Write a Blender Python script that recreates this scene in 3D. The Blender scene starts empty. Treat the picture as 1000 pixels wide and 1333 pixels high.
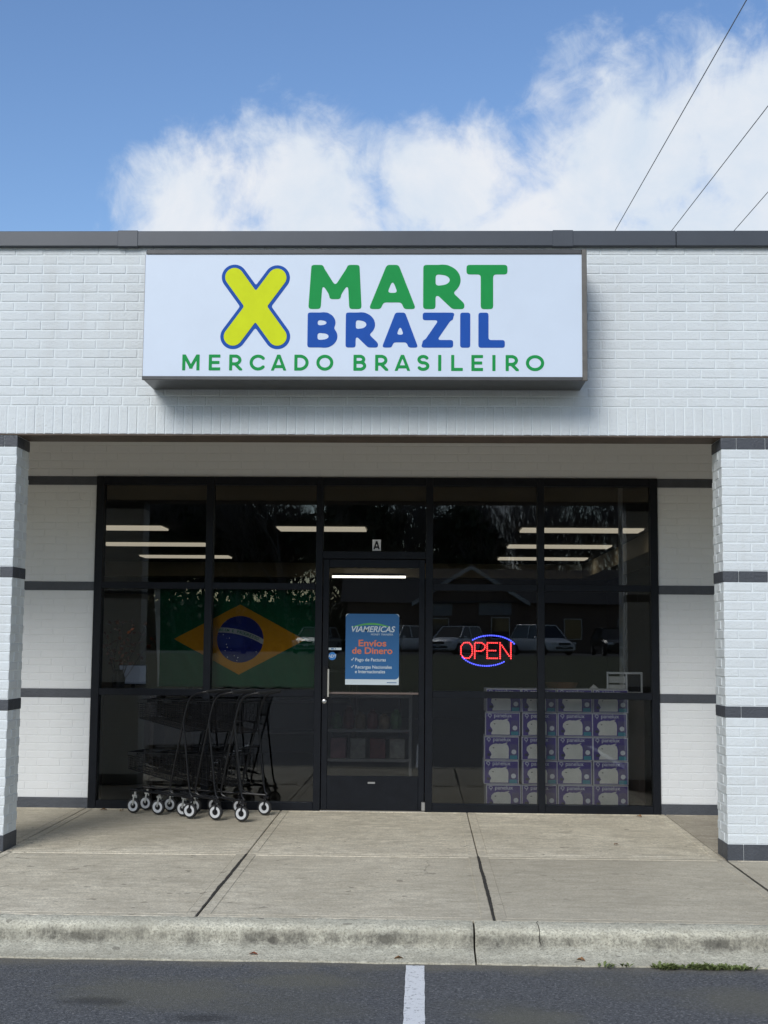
import bpy, bmesh, math, random
import numpy as np
from mathutils import Vector, Matrix
random.seed(7)
S = bpy.context.scene
C = S.collection
rad = math.radians

# ------------------------------------------------------------------ camera
R_BACK = 2.327                      # depth of the recessed shop front
cam_d = bpy.data.cameras.new('camera'); cam = bpy.data.objects.new('camera', cam_d); C.objects.link(cam)
YAW, PIT, ROLL, FPX = .0289, .0991, .0081, 1732.0
fw = Vector((-math.sin(YAW)*math.cos(PIT), math.cos(YAW)*math.cos(PIT), math.sin(PIT)))
rt = Vector((math.cos(YAW), math.sin(YAW), 0)); up = rt.cross(fw)
r2 = math.cos(ROLL)*rt + math.sin(ROLL)*up; u2 = -math.sin(ROLL)*rt + math.cos(ROLL)*up
M = Matrix((r2, u2, -fw)).transposed().to_4x4(); M.translation = Vector((.2385, -9.4392, 1.4458))
cam.matrix_world = M
cam_d.sensor_fit = 'HORIZONTAL'; cam_d.sensor_width = 36; cam_d.lens = 36*FPX/1000
cam_d.clip_start = .1; cam_d.clip_end = 3000
S.camera = cam
S.render.resolution_x = 768; S.render.resolution_y = 1024

# ------------------------------------------------------------------ light
SUN_EL, SUN_AZ = 34.0, 22.0         # azimuth: degrees to the left of straight behind the camera
sd = Vector((-math.sin(rad(SUN_AZ))*math.cos(rad(SUN_EL)), -math.cos(rad(SUN_AZ))*math.cos(rad(SUN_EL)), math.sin(rad(SUN_EL))))
ld = bpy.data.lights.new('sun', 'SUN'); ld.energy = 1.72; ld.angle = rad(25); ld.color = (1, .975, .93)
lo = bpy.data.objects.new('sun', ld); C.objects.link(lo); lo.rotation_euler = sd.to_track_quat('Z', 'Y').to_euler()

W = bpy.data.worlds.new('World'); S.world = W; W.use_nodes = True
nt = W.node_tree; nt.nodes.clear()
def wn(t, **k):
    n = nt.nodes.new(t)
    for a, b in k.items(): setattr(n, a, b)
    return n
def wmath(op, a, b=None, c=None, clamp=False):
    n = wn('ShaderNodeMath', operation=op); n.use_clamp = clamp
    for i, v in enumerate((a, b, c)):
        if v is None: continue
        if isinstance(v, (int, float)): n.inputs[i].default_value = v
        else: nt.links.new(v, n.inputs[i])
    return n.outputs[0]
sky = wn('ShaderNodeTexSky', sky_type='NISHITA'); sky.sun_disc = False
sky.sun_elevation = rad(SUN_EL); sky.sun_rotation = rad(180+SUN_AZ)
sky.air_density = 1.1; sky.dust_density = .3; sky.ozone_density = 2.2
tc = wn('ShaderNodeTexCoord'); sep = wn('ShaderNodeSeparateXYZ'); nt.links.new(tc.outputs['Generated'], sep.inputs[0])
dx, dy, dz = sep.outputs
az = wmath('ARCTAN2', dx, dy); el = wmath('ARCSINE', dz)
def blob(a0, e0, ra, re):           # an elliptical cloud body in the sky: azimuth, elevation, radii (degrees)
    p = wmath('DIVIDE', wmath('SUBTRACT', az, rad(a0)), rad(ra)); q = wmath('DIVIDE', wmath('SUBTRACT', el, rad(e0)), rad(re))
    return wmath('SUBTRACT', 1.0, wmath('SQRT', wmath('ADD', wmath('MULTIPLY', p, p), wmath('MULTIPLY', q, q))))
BL = [(-10.6, 17.6, 2.9, 3.6), (-8.0, 16.2, 4.0, 3.0), (-5.2, 19.1, 4.6, 4.2), (1.0, 19.4, 4.3, 3.2), (9.6, 20.1, 5.6, 4.5), (14.6, 20.0, 6.0, 5.0), (12.0, 17.0, 6.5, 4.2), (5.0, 16.8, 8.0, 3.4),
      (-42, 22, 16, 6), (38, 24, 17, 7), (75, 16, 22, 6), (-85, 18, 18, 6)]
m = None
for b in BL:
    v = blob(*b); m = v if m is None else wmath('MAXIMUM', m, v)
# soft high cloud elsewhere, kept out of the clear part ahead
nb = wn('ShaderNodeTexNoise'); nb.inputs['Scale'].default_value = 2.2; nb.inputs['Detail'].default_value = 4
nt.links.new(tc.outputs['Generated'], nb.inputs['Vector'])
back = wmath('MULTIPLY', wmath('SUBTRACT', nb.outputs['Fac'], .47), wmath('MULTIPLY', wmath('LESS_THAN', dy, .25), 3.0))
back = wmath('ADD', back, wmath('MULTIPLY', wmath('GREATER_THAN', dy, .25), -2.0))
m = wmath('MAXIMUM', m, back)
n1 = wn('ShaderNodeTexNoise'); n1.inputs['Scale'].default_value = 12.5; n1.inputs['Detail'].default_value = 11; n1.inputs['Roughness'].default_value = .60; n1.inputs['Distortion'].default_value = .5
nt.links.new(tc.outputs['Generated'], n1.inputs['Vector'])
n2 = wn('ShaderNodeTexNoise'); n2.inputs['Scale'].default_value = 34; n2.inputs['Detail'].default_value = 8; n2.inputs['Roughness'].default_value = .65; n2.inputs['Distortion'].default_value = .6
nt.links.new(tc.outputs['Generated'], n2.inputs['Vector'])
mm = wmath('ADD', m, wmath('MULTIPLY', wmath('SUBTRACT', n1.outputs['Fac'], .5), 1.65))
mm = wmath('ADD', mm, wmath('MULTIPLY', wmath('SUBTRACT', n2.outputs['Fac'], .5), .75))
mr = wn('ShaderNodeMapRange', interpolation_type='SMOOTHSTEP'); nt.links.new(mm, mr.inputs['Value'])
mr.inputs['From Min'].default_value = -.16; mr.inputs['From Max'].default_value = .56; mr.inputs['To Max'].default_value = .95
cr = wn('ShaderNodeMapRange'); n3 = wn('ShaderNodeTexNoise'); n3.inputs['Scale'].default_value = 9; n3.inputs['Detail'].default_value = 9; n3.inputs['Roughness'].default_value = .62; n3.inputs['Distortion'].default_value = .4
mp3 = wn('ShaderNodeMapping'); mp3.inputs['Location'].default_value = (3.1, 1.7, .35); nt.links.new(tc.outputs['Generated'], mp3.inputs['Vector']); nt.links.new(mp3.outputs[0], n3.inputs['Vector'])
nt.links.new(n3.outputs['Fac'], cr.inputs['Value'])
cr.inputs['From Min'].default_value = .36; cr.inputs['From Max'].default_value = .62
cc = wn('ShaderNodeMix', data_type='RGBA'); nt.links.new(cr.outputs[0], cc.inputs['Factor'])
cc.inputs['A'].default_value = (4.4, 4.95, 5.6, 1); cc.inputs['B'].default_value = (5.4, 5.55, 5.8, 1)
hs = wn('ShaderNodeHueSaturation'); hs.inputs['Saturation'].default_value = 1.13; hs.inputs['Value'].default_value = .95; hs.inputs['Hue'].default_value = .507; nt.links.new(sky.outputs[0], hs.inputs['Color'])
mx = wn('ShaderNodeMix', data_type='RGBA'); nt.links.new(mr.outputs[0], mx.inputs['Factor'])
nt.links.new(hs.outputs[0], mx.inputs['A']); nt.links.new(cc.outputs['Result'], mx.inputs['B'])
bg = wn('ShaderNodeBackground'); bg.inputs['Strength'].default_value = .11; nt.links.new(mx.outputs['Result'], bg.inputs['Color'])
wo = wn('ShaderNodeOutputWorld'); nt.links.new(bg.outputs[0], wo.inputs['Surface'])
S.view_settings.view_transform = 'Standard'; S.view_settings.look = 'None'; S.view_settings.gamma = 1; S.view_settings.exposure = .52

# ------------------------------------------------------------------ mesh helpers
class MB:
    def __init__(s): s.v = []; s.f = []; s.m = []; s.n = 0; s.mi = 0
    def add(s, vs, fs):
        n = s.n; s.v.extend([tuple(map(float, p)) for p in vs]); s.n += len(vs)
        for f in fs: s.f.append(tuple(n+i for i in f)); s.m.append(s.mi)
    def box(s, x0, x1, y0, y1, z0, z1, c=0.0):
        if c <= 0:
            s.add([(x0,y0,z0),(x1,y0,z0),(x1,y1,z0),(x0,y1,z0),(x0,y0,z1),(x1,y0,z1),(x1,y1,z1),(x0,y1,z1)],
                  [(0,3,2,1),(4,5,6,7),(0,1,5,4),(1,2,6,5),(2,3,7,6),(3,0,4,7)]); return
        P = []; lim = [(x0,x1),(y0,y1),(z0,z1)]; idx = {}
        for i in (0,1):
            for j in (0,1):
                for k in (0,1):
                    cor = (lim[0][i], lim[1][j], lim[2][k]); sg = (1-2*i, 1-2*j, 1-2*k)
                    for a in range(3):
                        p = [cor[b] + (0 if b == a else sg[b]*c) for b in range(3)]
                        idx[(i,j,k,a)] = len(P); P.append(p)
        F = []
        cyc = [(0,0),(1,0),(1,1),(0,1)]
        for a in range(3):
            for sd_ in (0,1):
                q = []
                for (m_, n_) in cyc:
                    t = [0,0,0]; b, c_ = (a+1)%3, (a+2)%3; t[a] = sd_; t[b] = m_; t[c_] = n_; q.append(idx[(t[0],t[1],t[2],a)])
                F.append(q if sd_ else q[::-1])
        for a in range(3):               # edges along axis a
            b, c_ = (a+1)%3, (a+2)%3
            for m_ in (0,1):
                for n_ in (0,1):
                    t0 = [0,0,0]; t0[b] = m_; t0[c_] = n_; t1 = list(t0); t1[a] = 1
                    q = [idx[(*t0,b)], idx[(*t1,b)], idx[(*t1,c_)], idx[(*t0,c_)]]
                    F.append(q if (m_ != n_) else q[::-1])
        for i in (0,1):
            for j in (0,1):
                for k in (0,1):
                    q = [idx[(i,j,k,0)], idx[(i,j,k,1)], idx[(i,j,k,2)]]
                    F.append(q if (i+j+k) % 2 else q[::-1])
        s.add(P, F)
    def obox(s, c, size, rz=0, ch=0, rx=0, ry=0):      # oriented box
        b = MB(); x, y, z = size; b.box(-x/2, x/2, -y/2, y/2, -z/2, z/2, ch)
        mt = Matrix.Translation(Vector(c)) @ Matrix.Rotation(rz,4,'Z') @ Matrix.Rotation(ry,4,'Y') @ Matrix.Rotation(rx,4,'X')
        s.add([mt @ Vector(p) for p in b.v], b.f)
    def tube(s, pts, r, n=8, cap=True):
        pts = [Vector(p) for p in pts]; rr = r if isinstance(r, (list, tuple)) else [r]*len(pts)
        base = s.n; ref = None
        for i, p in enumerate(pts):
            t = (pts[min(i+1, len(pts)-1)] - pts[max(i-1, 0)]).normalized()
            if ref is None: ref = Vector((0,0,1)) if abs(t.z) < .9 else Vector((1,0,0))
            a = (ref - t*ref.dot(t)).normalized(); b = t.cross(a); ref = a
            s.v.extend([tuple(p + (a*math.cos(2*math.pi*k/n) + b*math.sin(2*math.pi*k/n))*rr[i]) for k in range(n)]); s.n += n
        for i in range(len(pts)-1):
            for k in range(n):
                s.f.append((base+i*n+k, base+i*n+(k+1)%n, base+(i+1)*n+(k+1)%n, base+(i+1)*n+k)); s.m.append(s.mi)
        if cap:
            s.f.append(tuple(base+k for k in range(n))[::-1]); s.m.append(s.mi)
            e = base+(len(pts)-1)*n; s.f.append(tuple(e+k for k in range(n))); s.m.append(s.mi)
    def cyl(s, a, b, r, n=16): s.tube([a, b], r, n)
    def lathe(s, c, axis, prof, n=24):                 # prof: (distance along axis, radius)
        ax = Vector(axis).normalized(); ref = Vector((0,0,1)) if abs(ax.z) < .9 else Vector((1,0,0))
        a = (ref-ax*ref.dot(ax)).normalized(); b = ax.cross(a); c = Vector(c); base = s.n
        for (h, r) in prof:
            s.v.extend([tuple(c+ax*h+(a*math.cos(2*math.pi*k/n)+b*math.sin(2*math.pi*k/n))*r) for k in range(n)]); s.n += n
        for i in range(len(prof)-1):
            for k in range(n): s.f.append((base+i*n+k, base+i*n+(k+1)%n, base+(i+1)*n+(k+1)%n, base+(i+1)*n+k)); s.m.append(s.mi)
    def prism(s, pts, d):                              # polygon (3-D points) extruded by vector d
        n = len(pts); d = Vector(d); P = [Vector(p) for p in pts]; s.add(P + [p+d for p in P],
            [tuple(range(n))[::-1], tuple(range(n, 2*n))] + [(i, (i+1)%n, n+(i+1)%n, n+i) for i in range(n)])
    def build(s, name, mat, parent=None, smooth=False, loc=None):
        me = bpy.data.meshes.new(name); me.from_pydata(s.v, [], s.f)
        mats = mat if isinstance(mat, (list, tuple)) else [mat]
        for m_ in mats: me.materials.append(m_)
        if len(mats) > 1: me.polygons.foreach_set('material_index', s.m)
        if smooth: me.polygons.foreach_set('use_smooth', [True]*len(me.polygons))
        me.validate(); me.update()
        o = bpy.data.objects.new(name, me); C.objects.link(o)
        if smooth:
            try: me.set_sharp_from_angle(angle=rad(35))
            except Exception: pass
        if loc: o.location = loc
        if parent: o.parent = parent
        return o
def tag(o, label=None, cat=None, group=None, kind=None):
    if label: o['label'] = label
    if cat: o['category'] = cat
    if group: o['group'] = group
    if kind: o['kind'] = kind
    return o
def empty(name, loc=(0,0,0), rz=0, label=None, cat=None, group=None):
    o = bpy.data.objects.new(name, None); C.objects.link(o); o.location = loc; o.rotation_euler = (0,0,rz); o.empty_display_size = .1
    return tag(o, label, cat, group)
def copy_tree(o, parent=None, loc=None, rz=None, label=None):
    c = o.copy(); C.objects.link(c); c.parent = parent
    if loc is not None: c.location = loc
    if rz is not None: c.rotation_euler = (0,0,rz)
    if label: c['label'] = label
    for ch in [q for q in list(bpy.data.objects) if q.parent == o]: copy_tree(ch, c)
    return c

# ------------------------------------------------------------------ materials
def mat(name, col, rough=.6, metal=0., bump=0., bscale=40., var=0., vscale=6., spec=.5, emis=None, estr=0., stretch=None, grime=None):
    m = bpy.data.materials.new(name); m.use_nodes = True; t = m.node_tree; b = t.nodes['Principled BSDF']
    b.inputs['Base Color'].default_value = (*col, 1); b.inputs['Roughness'].default_value = rough; b.inputs['Metallic'].default_value = metal
    b.inputs['Specular IOR Level'].default_value = spec
    if emis: b.inputs['Emission Color'].default_value = (*emis, 1); b.inputs['Emission Strength'].default_value = estr
    if var or bump:
        g = t.nodes.new('ShaderNodeNewGeometry'); mp = t.nodes.new('ShaderNodeMapping'); t.links.new(g.outputs['Position'], mp.inputs['Vector'])
        if stretch: mp.inputs['Scale'].default_value = stretch
        if var:
            n = t.nodes.new('ShaderNodeTexNoise'); n.inputs['Scale'].default_value = vscale; n.inputs['Detail'].default_value = 8; n.inputs['Roughness'].default_value = .6
            t.links.new(mp.outputs[0], n.inputs['Vector'])
            r = t.nodes.new('ShaderNodeMapRange'); r.inputs['From Min'].default_value = .3; r.inputs['From Max'].default_value = .7
            r.inputs['To Min'].default_value = 1-var; r.inputs['To Max'].default_value = 1+var; t.links.new(n.outputs['Fac'], r.inputs['Value'])
            mu = t.nodes.new('ShaderNodeMix'); mu.data_type = 'RGBA'; mu.blend_type = 'MULTIPLY'; mu.inputs['Factor'].default_value = 1
            mu.inputs['A'].default_value = (*col, 1); t.links.new(r.outputs[0], mu.inputs['B']); t.links.new(mu.outputs['Result'], b.inputs['Base Color'])
        if bump:
            n = t.nodes.new('ShaderNodeTexNoise'); n.inputs['Scale'].default_value = bscale; n.inputs['Detail'].default_value = 6
            t.links.new(mp.outputs[0], n.inputs['Vector']); bp = t.nodes.new('ShaderNodeBump'); bp.inputs['Strength'].default_value = bump; bp.inputs['Distance'].default_value = .01
            t.links.new(n.outputs['Fac'], bp.inputs['Height']); t.links.new(bp.outputs[0], b.inputs['Normal'])
    return m
class NT:                                              # small node-graph builder for the richer surfaces
    def __init__(s, name):
        s.m = bpy.data.materials.new(name); s.m.use_nodes = True; s.t = s.m.node_tree; s.b = s.t.nodes['Principled BSDF']
        s.pos = s.t.nodes.new('ShaderNodeNewGeometry').outputs['Position']
    def n(s, t, **k):
        q = s.t.nodes.new(t)
        for a, v in k.items(): setattr(q, a, v)
        return q
    def L(s, a, b): s.t.links.new(a, b)
    def noise(s, scale, detail=6, rough=.6, vec=None, stretch=None, dist=0):
        q = s.n('ShaderNodeTexNoise'); q.inputs['Scale'].default_value = scale; q.inputs['Detail'].default_value = detail; q.inputs['Roughness'].default_value = rough; q.inputs['Distortion'].default_value = dist
        v = vec or s.pos
        if stretch: mp = s.n('ShaderNodeMapping'); mp.inputs['Scale'].default_value = stretch; s.L(v, mp.inputs['Vector']); v = mp.outputs[0]
        s.L(v, q.inputs['Vector']); return q.outputs['Fac']
    def mr(s, v, a, b, c=0., d=1., smooth=False):
        q = s.n('ShaderNodeMapRange'); q.interpolation_type = 'SMOOTHSTEP' if smooth else 'LINEAR'
        for i, x in zip(('From Min','From Max','To Min','To Max'), (a,b,c,d)): q.inputs[i].default_value = x
        s.L(v, q.inputs['Value']); return q.outputs[0]
    def math(s, op, a, b=None, clamp=False):
        q = s.n('ShaderNodeMath', operation=op); q.use_clamp = clamp
        for i, v in enumerate((a, b)):
            if v is None: continue
            if isinstance(v, (int, float)): q.inputs[i].default_value = v
            else: s.L(v, q.inputs[i])
        return q.outputs[0]
    def mix(s, f, a, b, mode='MIX'):
        q = s.n('ShaderNodeMix', data_type='RGBA', blend_type=mode)
        for k, v in (('Factor', f), ('A', a), ('B', b)):
            if isinstance(v, (int, float)): q.inputs[k].default_value = v if k == 'Factor' else (v, v, v, 1)
            elif isinstance(v, tuple): q.inputs[k].default_value = (*v, 1)
            else: s.L(v, q.inputs[k])
        return q.outputs['Result']
    def xyz(s, v=None):
        q = s.n('ShaderNodeSeparateXYZ'); s.L(v or s.pos, q.inputs[0]); return q.outputs
    def bump(s, h, strength=.3, dist=.01):
        q = s.n('ShaderNodeBump'); q.inputs['Strength'].default_value = strength; q.inputs['Distance'].default_value = dist; s.L(h, q.inputs['Height']); s.L(q.outputs[0], s.b.inputs['Normal'])

def painted_brick(name, bstr, dirt, c0=(.685,.727,.742), c1=(.60,.635,.65)):
    q = NT(name); x, y, z = q.xyz()
    big = q.mr(q.noise(1.3, 5), .35, .7, 0, 1)
    streak = q.mr(q.noise(5, 6, .65, stretch=(1, 1, .18)), .52, .78, 0, 1)
    col = q.mix(q.math('MULTIPLY', big, .35*dirt), c0, c1)
    col = q.mix(q.math('MULTIPLY', streak, .22*dirt), col, (.50, .50, .47))
    sp = q.mr(q.noise(55, 4, .7), .70, .76, 0, 1)
    col = q.mix(q.math('MULTIPLY', sp, .35*dirt), col, (.40, .40, .38))
    q.L(col, q.b.inputs['Base Color']); q.b.inputs['Roughness'].default_value = .62; q.b.inputs['Specular IOR Level'].default_value = .3
    h = q.math('ADD', q.noise(75, 5, .7), q.math('MULTIPLY', q.noise(28, 4), .8)); q.bump(h, bstr, .006)
    return q.m
M_BRICK = painted_brick('white_painted_brick', .95, 1.5)
M_BRICK_BACK = painted_brick('white_painted_brick_smooth', .35, .5, (.68,.695,.70), (.62,.63,.635))
M_MORTAR = painted_brick('white_painted_mortar', .35, .6, (.715,.762,.778), (.64,.68,.695))  # lighter than the brick, whose rough paint has its micro-shadow put into the colour
M_BAND = mat('charcoal_band_paint', (.058,.064,.076), .5, bump=.5, bscale=70, var=.12, vscale=9)
M_COPE = mat('charcoal_coping_metal', (.052,.060,.074), .38, bump=.06, bscale=3, var=.08, vscale=3, spec=.5)
M_BRONZE = mat('dark_bronze_metal', (.055,.055,.056), .38, bump=.05, bscale=30, var=.15, vscale=8)
M_BRONZE2 = mat('lit_bronze_edge', (.12,.112,.10), .45, var=.2, vscale=14)  # sign's right edge: same bronze, its lit look put into a lighter colour
M_FRAME = mat('black_window_frame', (.007,.0085,.012), .42, spec=.2, bump=.08, bscale=40, var=.2, vscale=10)
M_LINTEL = mat('brown_lintel', (.085,.062,.045), .7, bump=.3, bscale=30, var=.25, vscale=8)
M_SOFFIT = mat('painted_soffit', (.72,.62,.48), .8, bump=.1, bscale=20, var=.06, vscale=2)
M_FACE = mat('white_sign_face', (.60,.68,.79), .4, bump=.02, bscale=3, var=.02, vscale=4)
M_GREEN = mat('green_vinyl', (.006,.27,.06), .6, spec=.2, var=.04, vscale=10)
M_BLUE = mat('blue_vinyl', (.008,.075,.37), .6, spec=.2, var=.04, vscale=10)
M_YEL = mat('yellow_vinyl', (.60,.68,.008), .6, spec=.2, var=.04, vscale=10)
M_BLACK = mat('black_metal', (.008,.008,.010), .4, spec=.3)
M_WIRE = mat('black_powder_coat', (.005,.0055,.007), .35, spec=.3)
M_TYRE = mat('black_rubber', (.015,.015,.016), .75)
M_GREYWHEEL = mat('light_grey_plastic', (.52,.53,.54), .45)
M_ZINC = mat('zinc_plate', (.5,.5,.5), .35, .9)
M_WHITE = mat('white_paint', (.75,.75,.75), .5)
M_OFFW = mat('off_white', (.6,.59,.56), .6, var=.1)
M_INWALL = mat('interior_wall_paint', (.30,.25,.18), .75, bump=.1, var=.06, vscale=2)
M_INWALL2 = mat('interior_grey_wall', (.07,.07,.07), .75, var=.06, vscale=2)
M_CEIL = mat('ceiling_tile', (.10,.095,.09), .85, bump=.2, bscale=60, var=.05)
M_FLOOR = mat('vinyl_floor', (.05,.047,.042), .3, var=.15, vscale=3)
M_TUBE = mat('lit_diffuser', (.8,.8,.75), .5, emis=(1,.88,.68), estr=.46)
M_DKWOOD = mat('dark_wood', (.06,.04,.03), .6, var=.2)

def glass(name, tint):
    m = bpy.data.materials.new(name); m.use_nodes = True; t = m.node_tree; t.nodes.clear()
    o = t.nodes.new('ShaderNodeOutputMaterial'); mx_ = t.nodes.new('ShaderNodeMixShader'); tr = t.nodes.new('ShaderNodeBsdfTransparent')
    gl = t.nodes.new('ShaderNodeBsdfGlossy'); gl.inputs['Roughness'].default_value = .002; gl.inputs['Color'].default_value = (.9,.93,.95,1)
    fr = t.nodes.new('ShaderNodeFresnel'); fr.inputs['IOR'].default_value = 1.62
    g = t.nodes.new('ShaderNodeNewGeometry'); n = t.nodes.new('ShaderNodeTexNoise'); n.inputs['Scale'].default_value = 1.1; n.inputs['Detail'].default_value = 1
    t.links.new(g.outputs['Position'], n.inputs['Vector']); bp = t.nodes.new('ShaderNodeBump'); bp.inputs['Strength'].default_value = .05; bp.inputs['Distance'].default_value = .01
    t.links.new(n.outputs['Fac'], bp.inputs['Height']); t.links.new(bp.outputs[0], gl.inputs['Normal'])
    tr.inputs['Color'].default_value = (*tint, 1)
    t.links.new(fr.outputs[0], mx_.inputs[0]); t.links.new(tr.outputs[0], mx_.inputs[1]); t.links.new(gl.outputs[0], mx_.inputs[2]); t.links.new(mx_.outputs[0], o.inputs['Surface'])
    return m
M_GLASS = glass('tinted_window_glass', (.78,.79,.79))
M_CARGLASS = mat('car_glass', (.01,.012,.014), .04, spec=.8)

# ------------------------------------------------------------------ ground, lot, sidewalk, kerb
def asphalt_mat():
    q = NT('asphalt'); x, y, z = q.xyz()
    n = q.noise(60, 6, .85); base = q.mix(q.mr(n, .36, .66), (.032, .034, .038), (.160, .164, .172))
    v = q.n('ShaderNodeTexVoronoi'); v.inputs['Scale'].default_value = 120; q.L(q.pos, v.inputs['Vector'])
    agg = q.mr(q.noise(75, 2, .5), .60, .68); base = q.mix(q.math('MULTIPLY', agg, .75), base, (.24, .24, .24))
    st = q.mr(q.noise(1.1, 5, .55, stretch=(1, 1.6, 1)), .5, .68, 0, 1); base = q.mix(q.math('MULTIPLY', st, .55), base, (.105, .103, .085))
    wob = q.math('MULTIPLY', q.math('SUBTRACT', q.noise(6, 6, .7), .5), 1.3)
    def spot(cx, cy, rx, ry):
        a = q.math('DIVIDE', q.math('SUBTRACT', x, cx), rx); b = q.math('DIVIDE', q.math('SUBTRACT', y, cy), ry)
        return q.mr(q.math('ADD', q.math('SQRT', q.math('ADD', q.math('MULTIPLY', a, a), q.math('MULTIPLY', b, b))), wob), .35, 1.15, 1, 0, True)
    for c_ in ((-.98, -3.12, .55, .34), (-.35, -2.85, .35, .20), (.72, -3.45, .30, .16), (1.75, -3.1, .35, .3)):
        base = q.mix(q.math('MULTIPLY', spot(*c_), .55), base, (.135, .13, .10))
    for c_ in ((-1.22, -3.28, .19, .085), (-.70, -3.52, .17, .08), (-3.4, -4.2, .3, .2), (3.1, -3.9, .25, .2)):
        base = q.mix(q.math('MULTIPLY', spot(*c_), .5), base, (.018, .018, .018))
    # sandy silt washed up against the gutter
    silt = q.mr(q.math('ADD', y, q.math('MULTIPLY', q.noise(4, 6, .7), .5)), -2.42, -2.20, 0, 1)
    base = q.mix(q.math('MULTIPLY', silt, .75), base, (.17, .155, .12))
    q.L(base, q.b.inputs['Base Color']); q.b.inputs['Roughness'].default_value = .85; q.b.inputs['Specular IOR Level'].default_value = .3
    q.bump(q.math('ADD', q.math('MULTIPLY', v.outputs['Distance'], .9), n), .9, .004); return q.m
M_ASPH = asphalt_mat()
def concrete_mat(name, c0, c1, streaks=1., aggregate=.5, slabs=False, curb=False):
    q = NT(name); x, y, z = q.xyz()
    col = q.mix(q.mr(q.noise(1.4, 6, .6), .35, .68), c0, c1)
    s1 = q.noise(6, 8, .78, stretch=(.6, 2.0, 1), dist=.6); col = q.mix(q.mr(s1, .44, .66, 0, .75*streaks), col, tuple(v*.52 for v in c0))
    s3 = q.noise(24, 7, .75, stretch=(.5, 2.2, 1)); col = q.mix(q.mr(s3, .5, .72, 0, .42), col, tuple(min(1, v*1.4) for v in c1))
    s2 = q.noise(85, 4, .75); col = q.mix(q.mr(s2, .46, .70, 0, aggregate), col, tuple(v*.40 for v in c0))
    md_ = q.noise(17, 6, .8); col = q.mix(q.mr(md_, .46, .66, 0, .5), col, tuple(v*.55 for v in c0)); gum = q.mr(q.noise(13, 1, .3), .745, .76, 0, .55); col = q.mix(gum, col, (.10,.09,.075)); blot = q.mr(q.noise(2.6, 7, .72, dist=.4), .52, .68); col = q.mix(q.math('MULTIPLY', blot, .5), col, tuple(v*.55 for v in c0))
    if slabs:
        # the front right slab and the right-hand part of the front row have weathered darker
        fr = q.math('MULTIPLY', q.mr(y, .03, .07, 1, 0), q.mr(x, .1, .75, 0, 1)); col = q.mix(q.math('MULTIPLY', fr, .42), col, tuple(v*.50 for v in c0))
        fr2 = q.mr(y, .03, .07, 1, 0); col = q.mix(q.math('MULTIPLY', fr2, .18), col, tuple(v*.6 for v in c0))
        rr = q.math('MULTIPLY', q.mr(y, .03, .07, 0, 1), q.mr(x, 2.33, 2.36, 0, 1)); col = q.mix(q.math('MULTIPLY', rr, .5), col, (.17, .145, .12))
        # pier and cart shadow at the back-left painted into the colour, with some staining
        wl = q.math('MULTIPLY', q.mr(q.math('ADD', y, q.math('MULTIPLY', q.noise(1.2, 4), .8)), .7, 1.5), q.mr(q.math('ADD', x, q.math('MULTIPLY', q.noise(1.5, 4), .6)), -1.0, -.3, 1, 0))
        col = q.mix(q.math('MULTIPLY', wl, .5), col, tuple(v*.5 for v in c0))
        vo = q.n('ShaderNodeTexVoronoi', feature='DISTANCE_TO_EDGE'); vo.inputs['Scale'].default_value = .55
        ad = q.n('ShaderNodeVectorMath', operation='ADD'); nn = q.n('ShaderNodeTexNoise'); nn.inputs['Scale'].default_value = 5; nn.inputs['Detail'].default_value = 6; q.L(q.pos, nn.inputs['Vector'])
        sc = q.n('ShaderNodeVectorMath', operation='SCALE'); sc.inputs['Scale'].default_value = .22; q.L(nn.outputs['Color'], sc.inputs[0]); q.L(q.pos, ad.inputs[0]); q.L(sc.outputs[0], ad.inputs[1]); q.L(ad.outputs[0], vo.inputs['Vector'])
        crk = q.math('MULTIPLY', q.mr(vo.outputs['Distance'], .0, .003, 1, 0), q.mr(q.noise(.9, 2), .5, .6)); col = q.mix(q.math('MULTIPLY', crk, .5), col, (.07, .06, .05))
    if curb:
        gr = q.math('MULTIPLY', q.mr(q.math('ADD', z, q.math('MULTIPLY', q.noise(7, 6, .7), .06)), -.055, -.022, 1, 0), q.mr(q.math('ADD', z, q.math('MULTIPLY', q.noise(6, 6, .7), .06)), -.118, -.085, 0, 1))
        gr = q.math('MULTIPLY', gr, q.mr(q.noise(6, 8, .8, stretch=(1, 1, .25)), .36, .60, .15, 1)); col = q.mix(q.math('MULTIPLY', gr, .85), col, (.075, .07, .058))
        lo_ = q.mr(q.math('ADD', z, q.math('MULTIPLY', q.noise(9, 6, .7), .04)), -.15, -.125, 1, 0); col = q.mix(q.math('MULTIPLY', lo_, .35), col, (.20, .17, .12))
    q.L(col, q.b.inputs['Base Color']); q.b.inputs['Roughness'].default_value = .88; q.b.inputs['Specular IOR Level'].default_value = .25
    q.bump(q.math('ADD', q.math('MULTIPLY', s2, .7), q.math('ADD', s3, q.noise(18, 6, .7))), .55 if not curb else .9, .005); return q.m
M_WALK = concrete_mat('sidewalk_concrete', (.63,.565,.435), (.86,.785,.62), .9, .9, slabs=True)
M_CURB = concrete_mat('curb_concrete', (.56,.53,.42), (.76,.73,.59), .5, 1.1, curb=True)
M_GROUT = mat('joint_dirt', (.03,.027,.022), .95, bump=.6, bscale=80, var=.4, vscale=20)
M_GRASS = mat('dry_grass', (.075,.085,.035), .95, bump=.8, bscale=30, var=.35, vscale=1.5)

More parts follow.
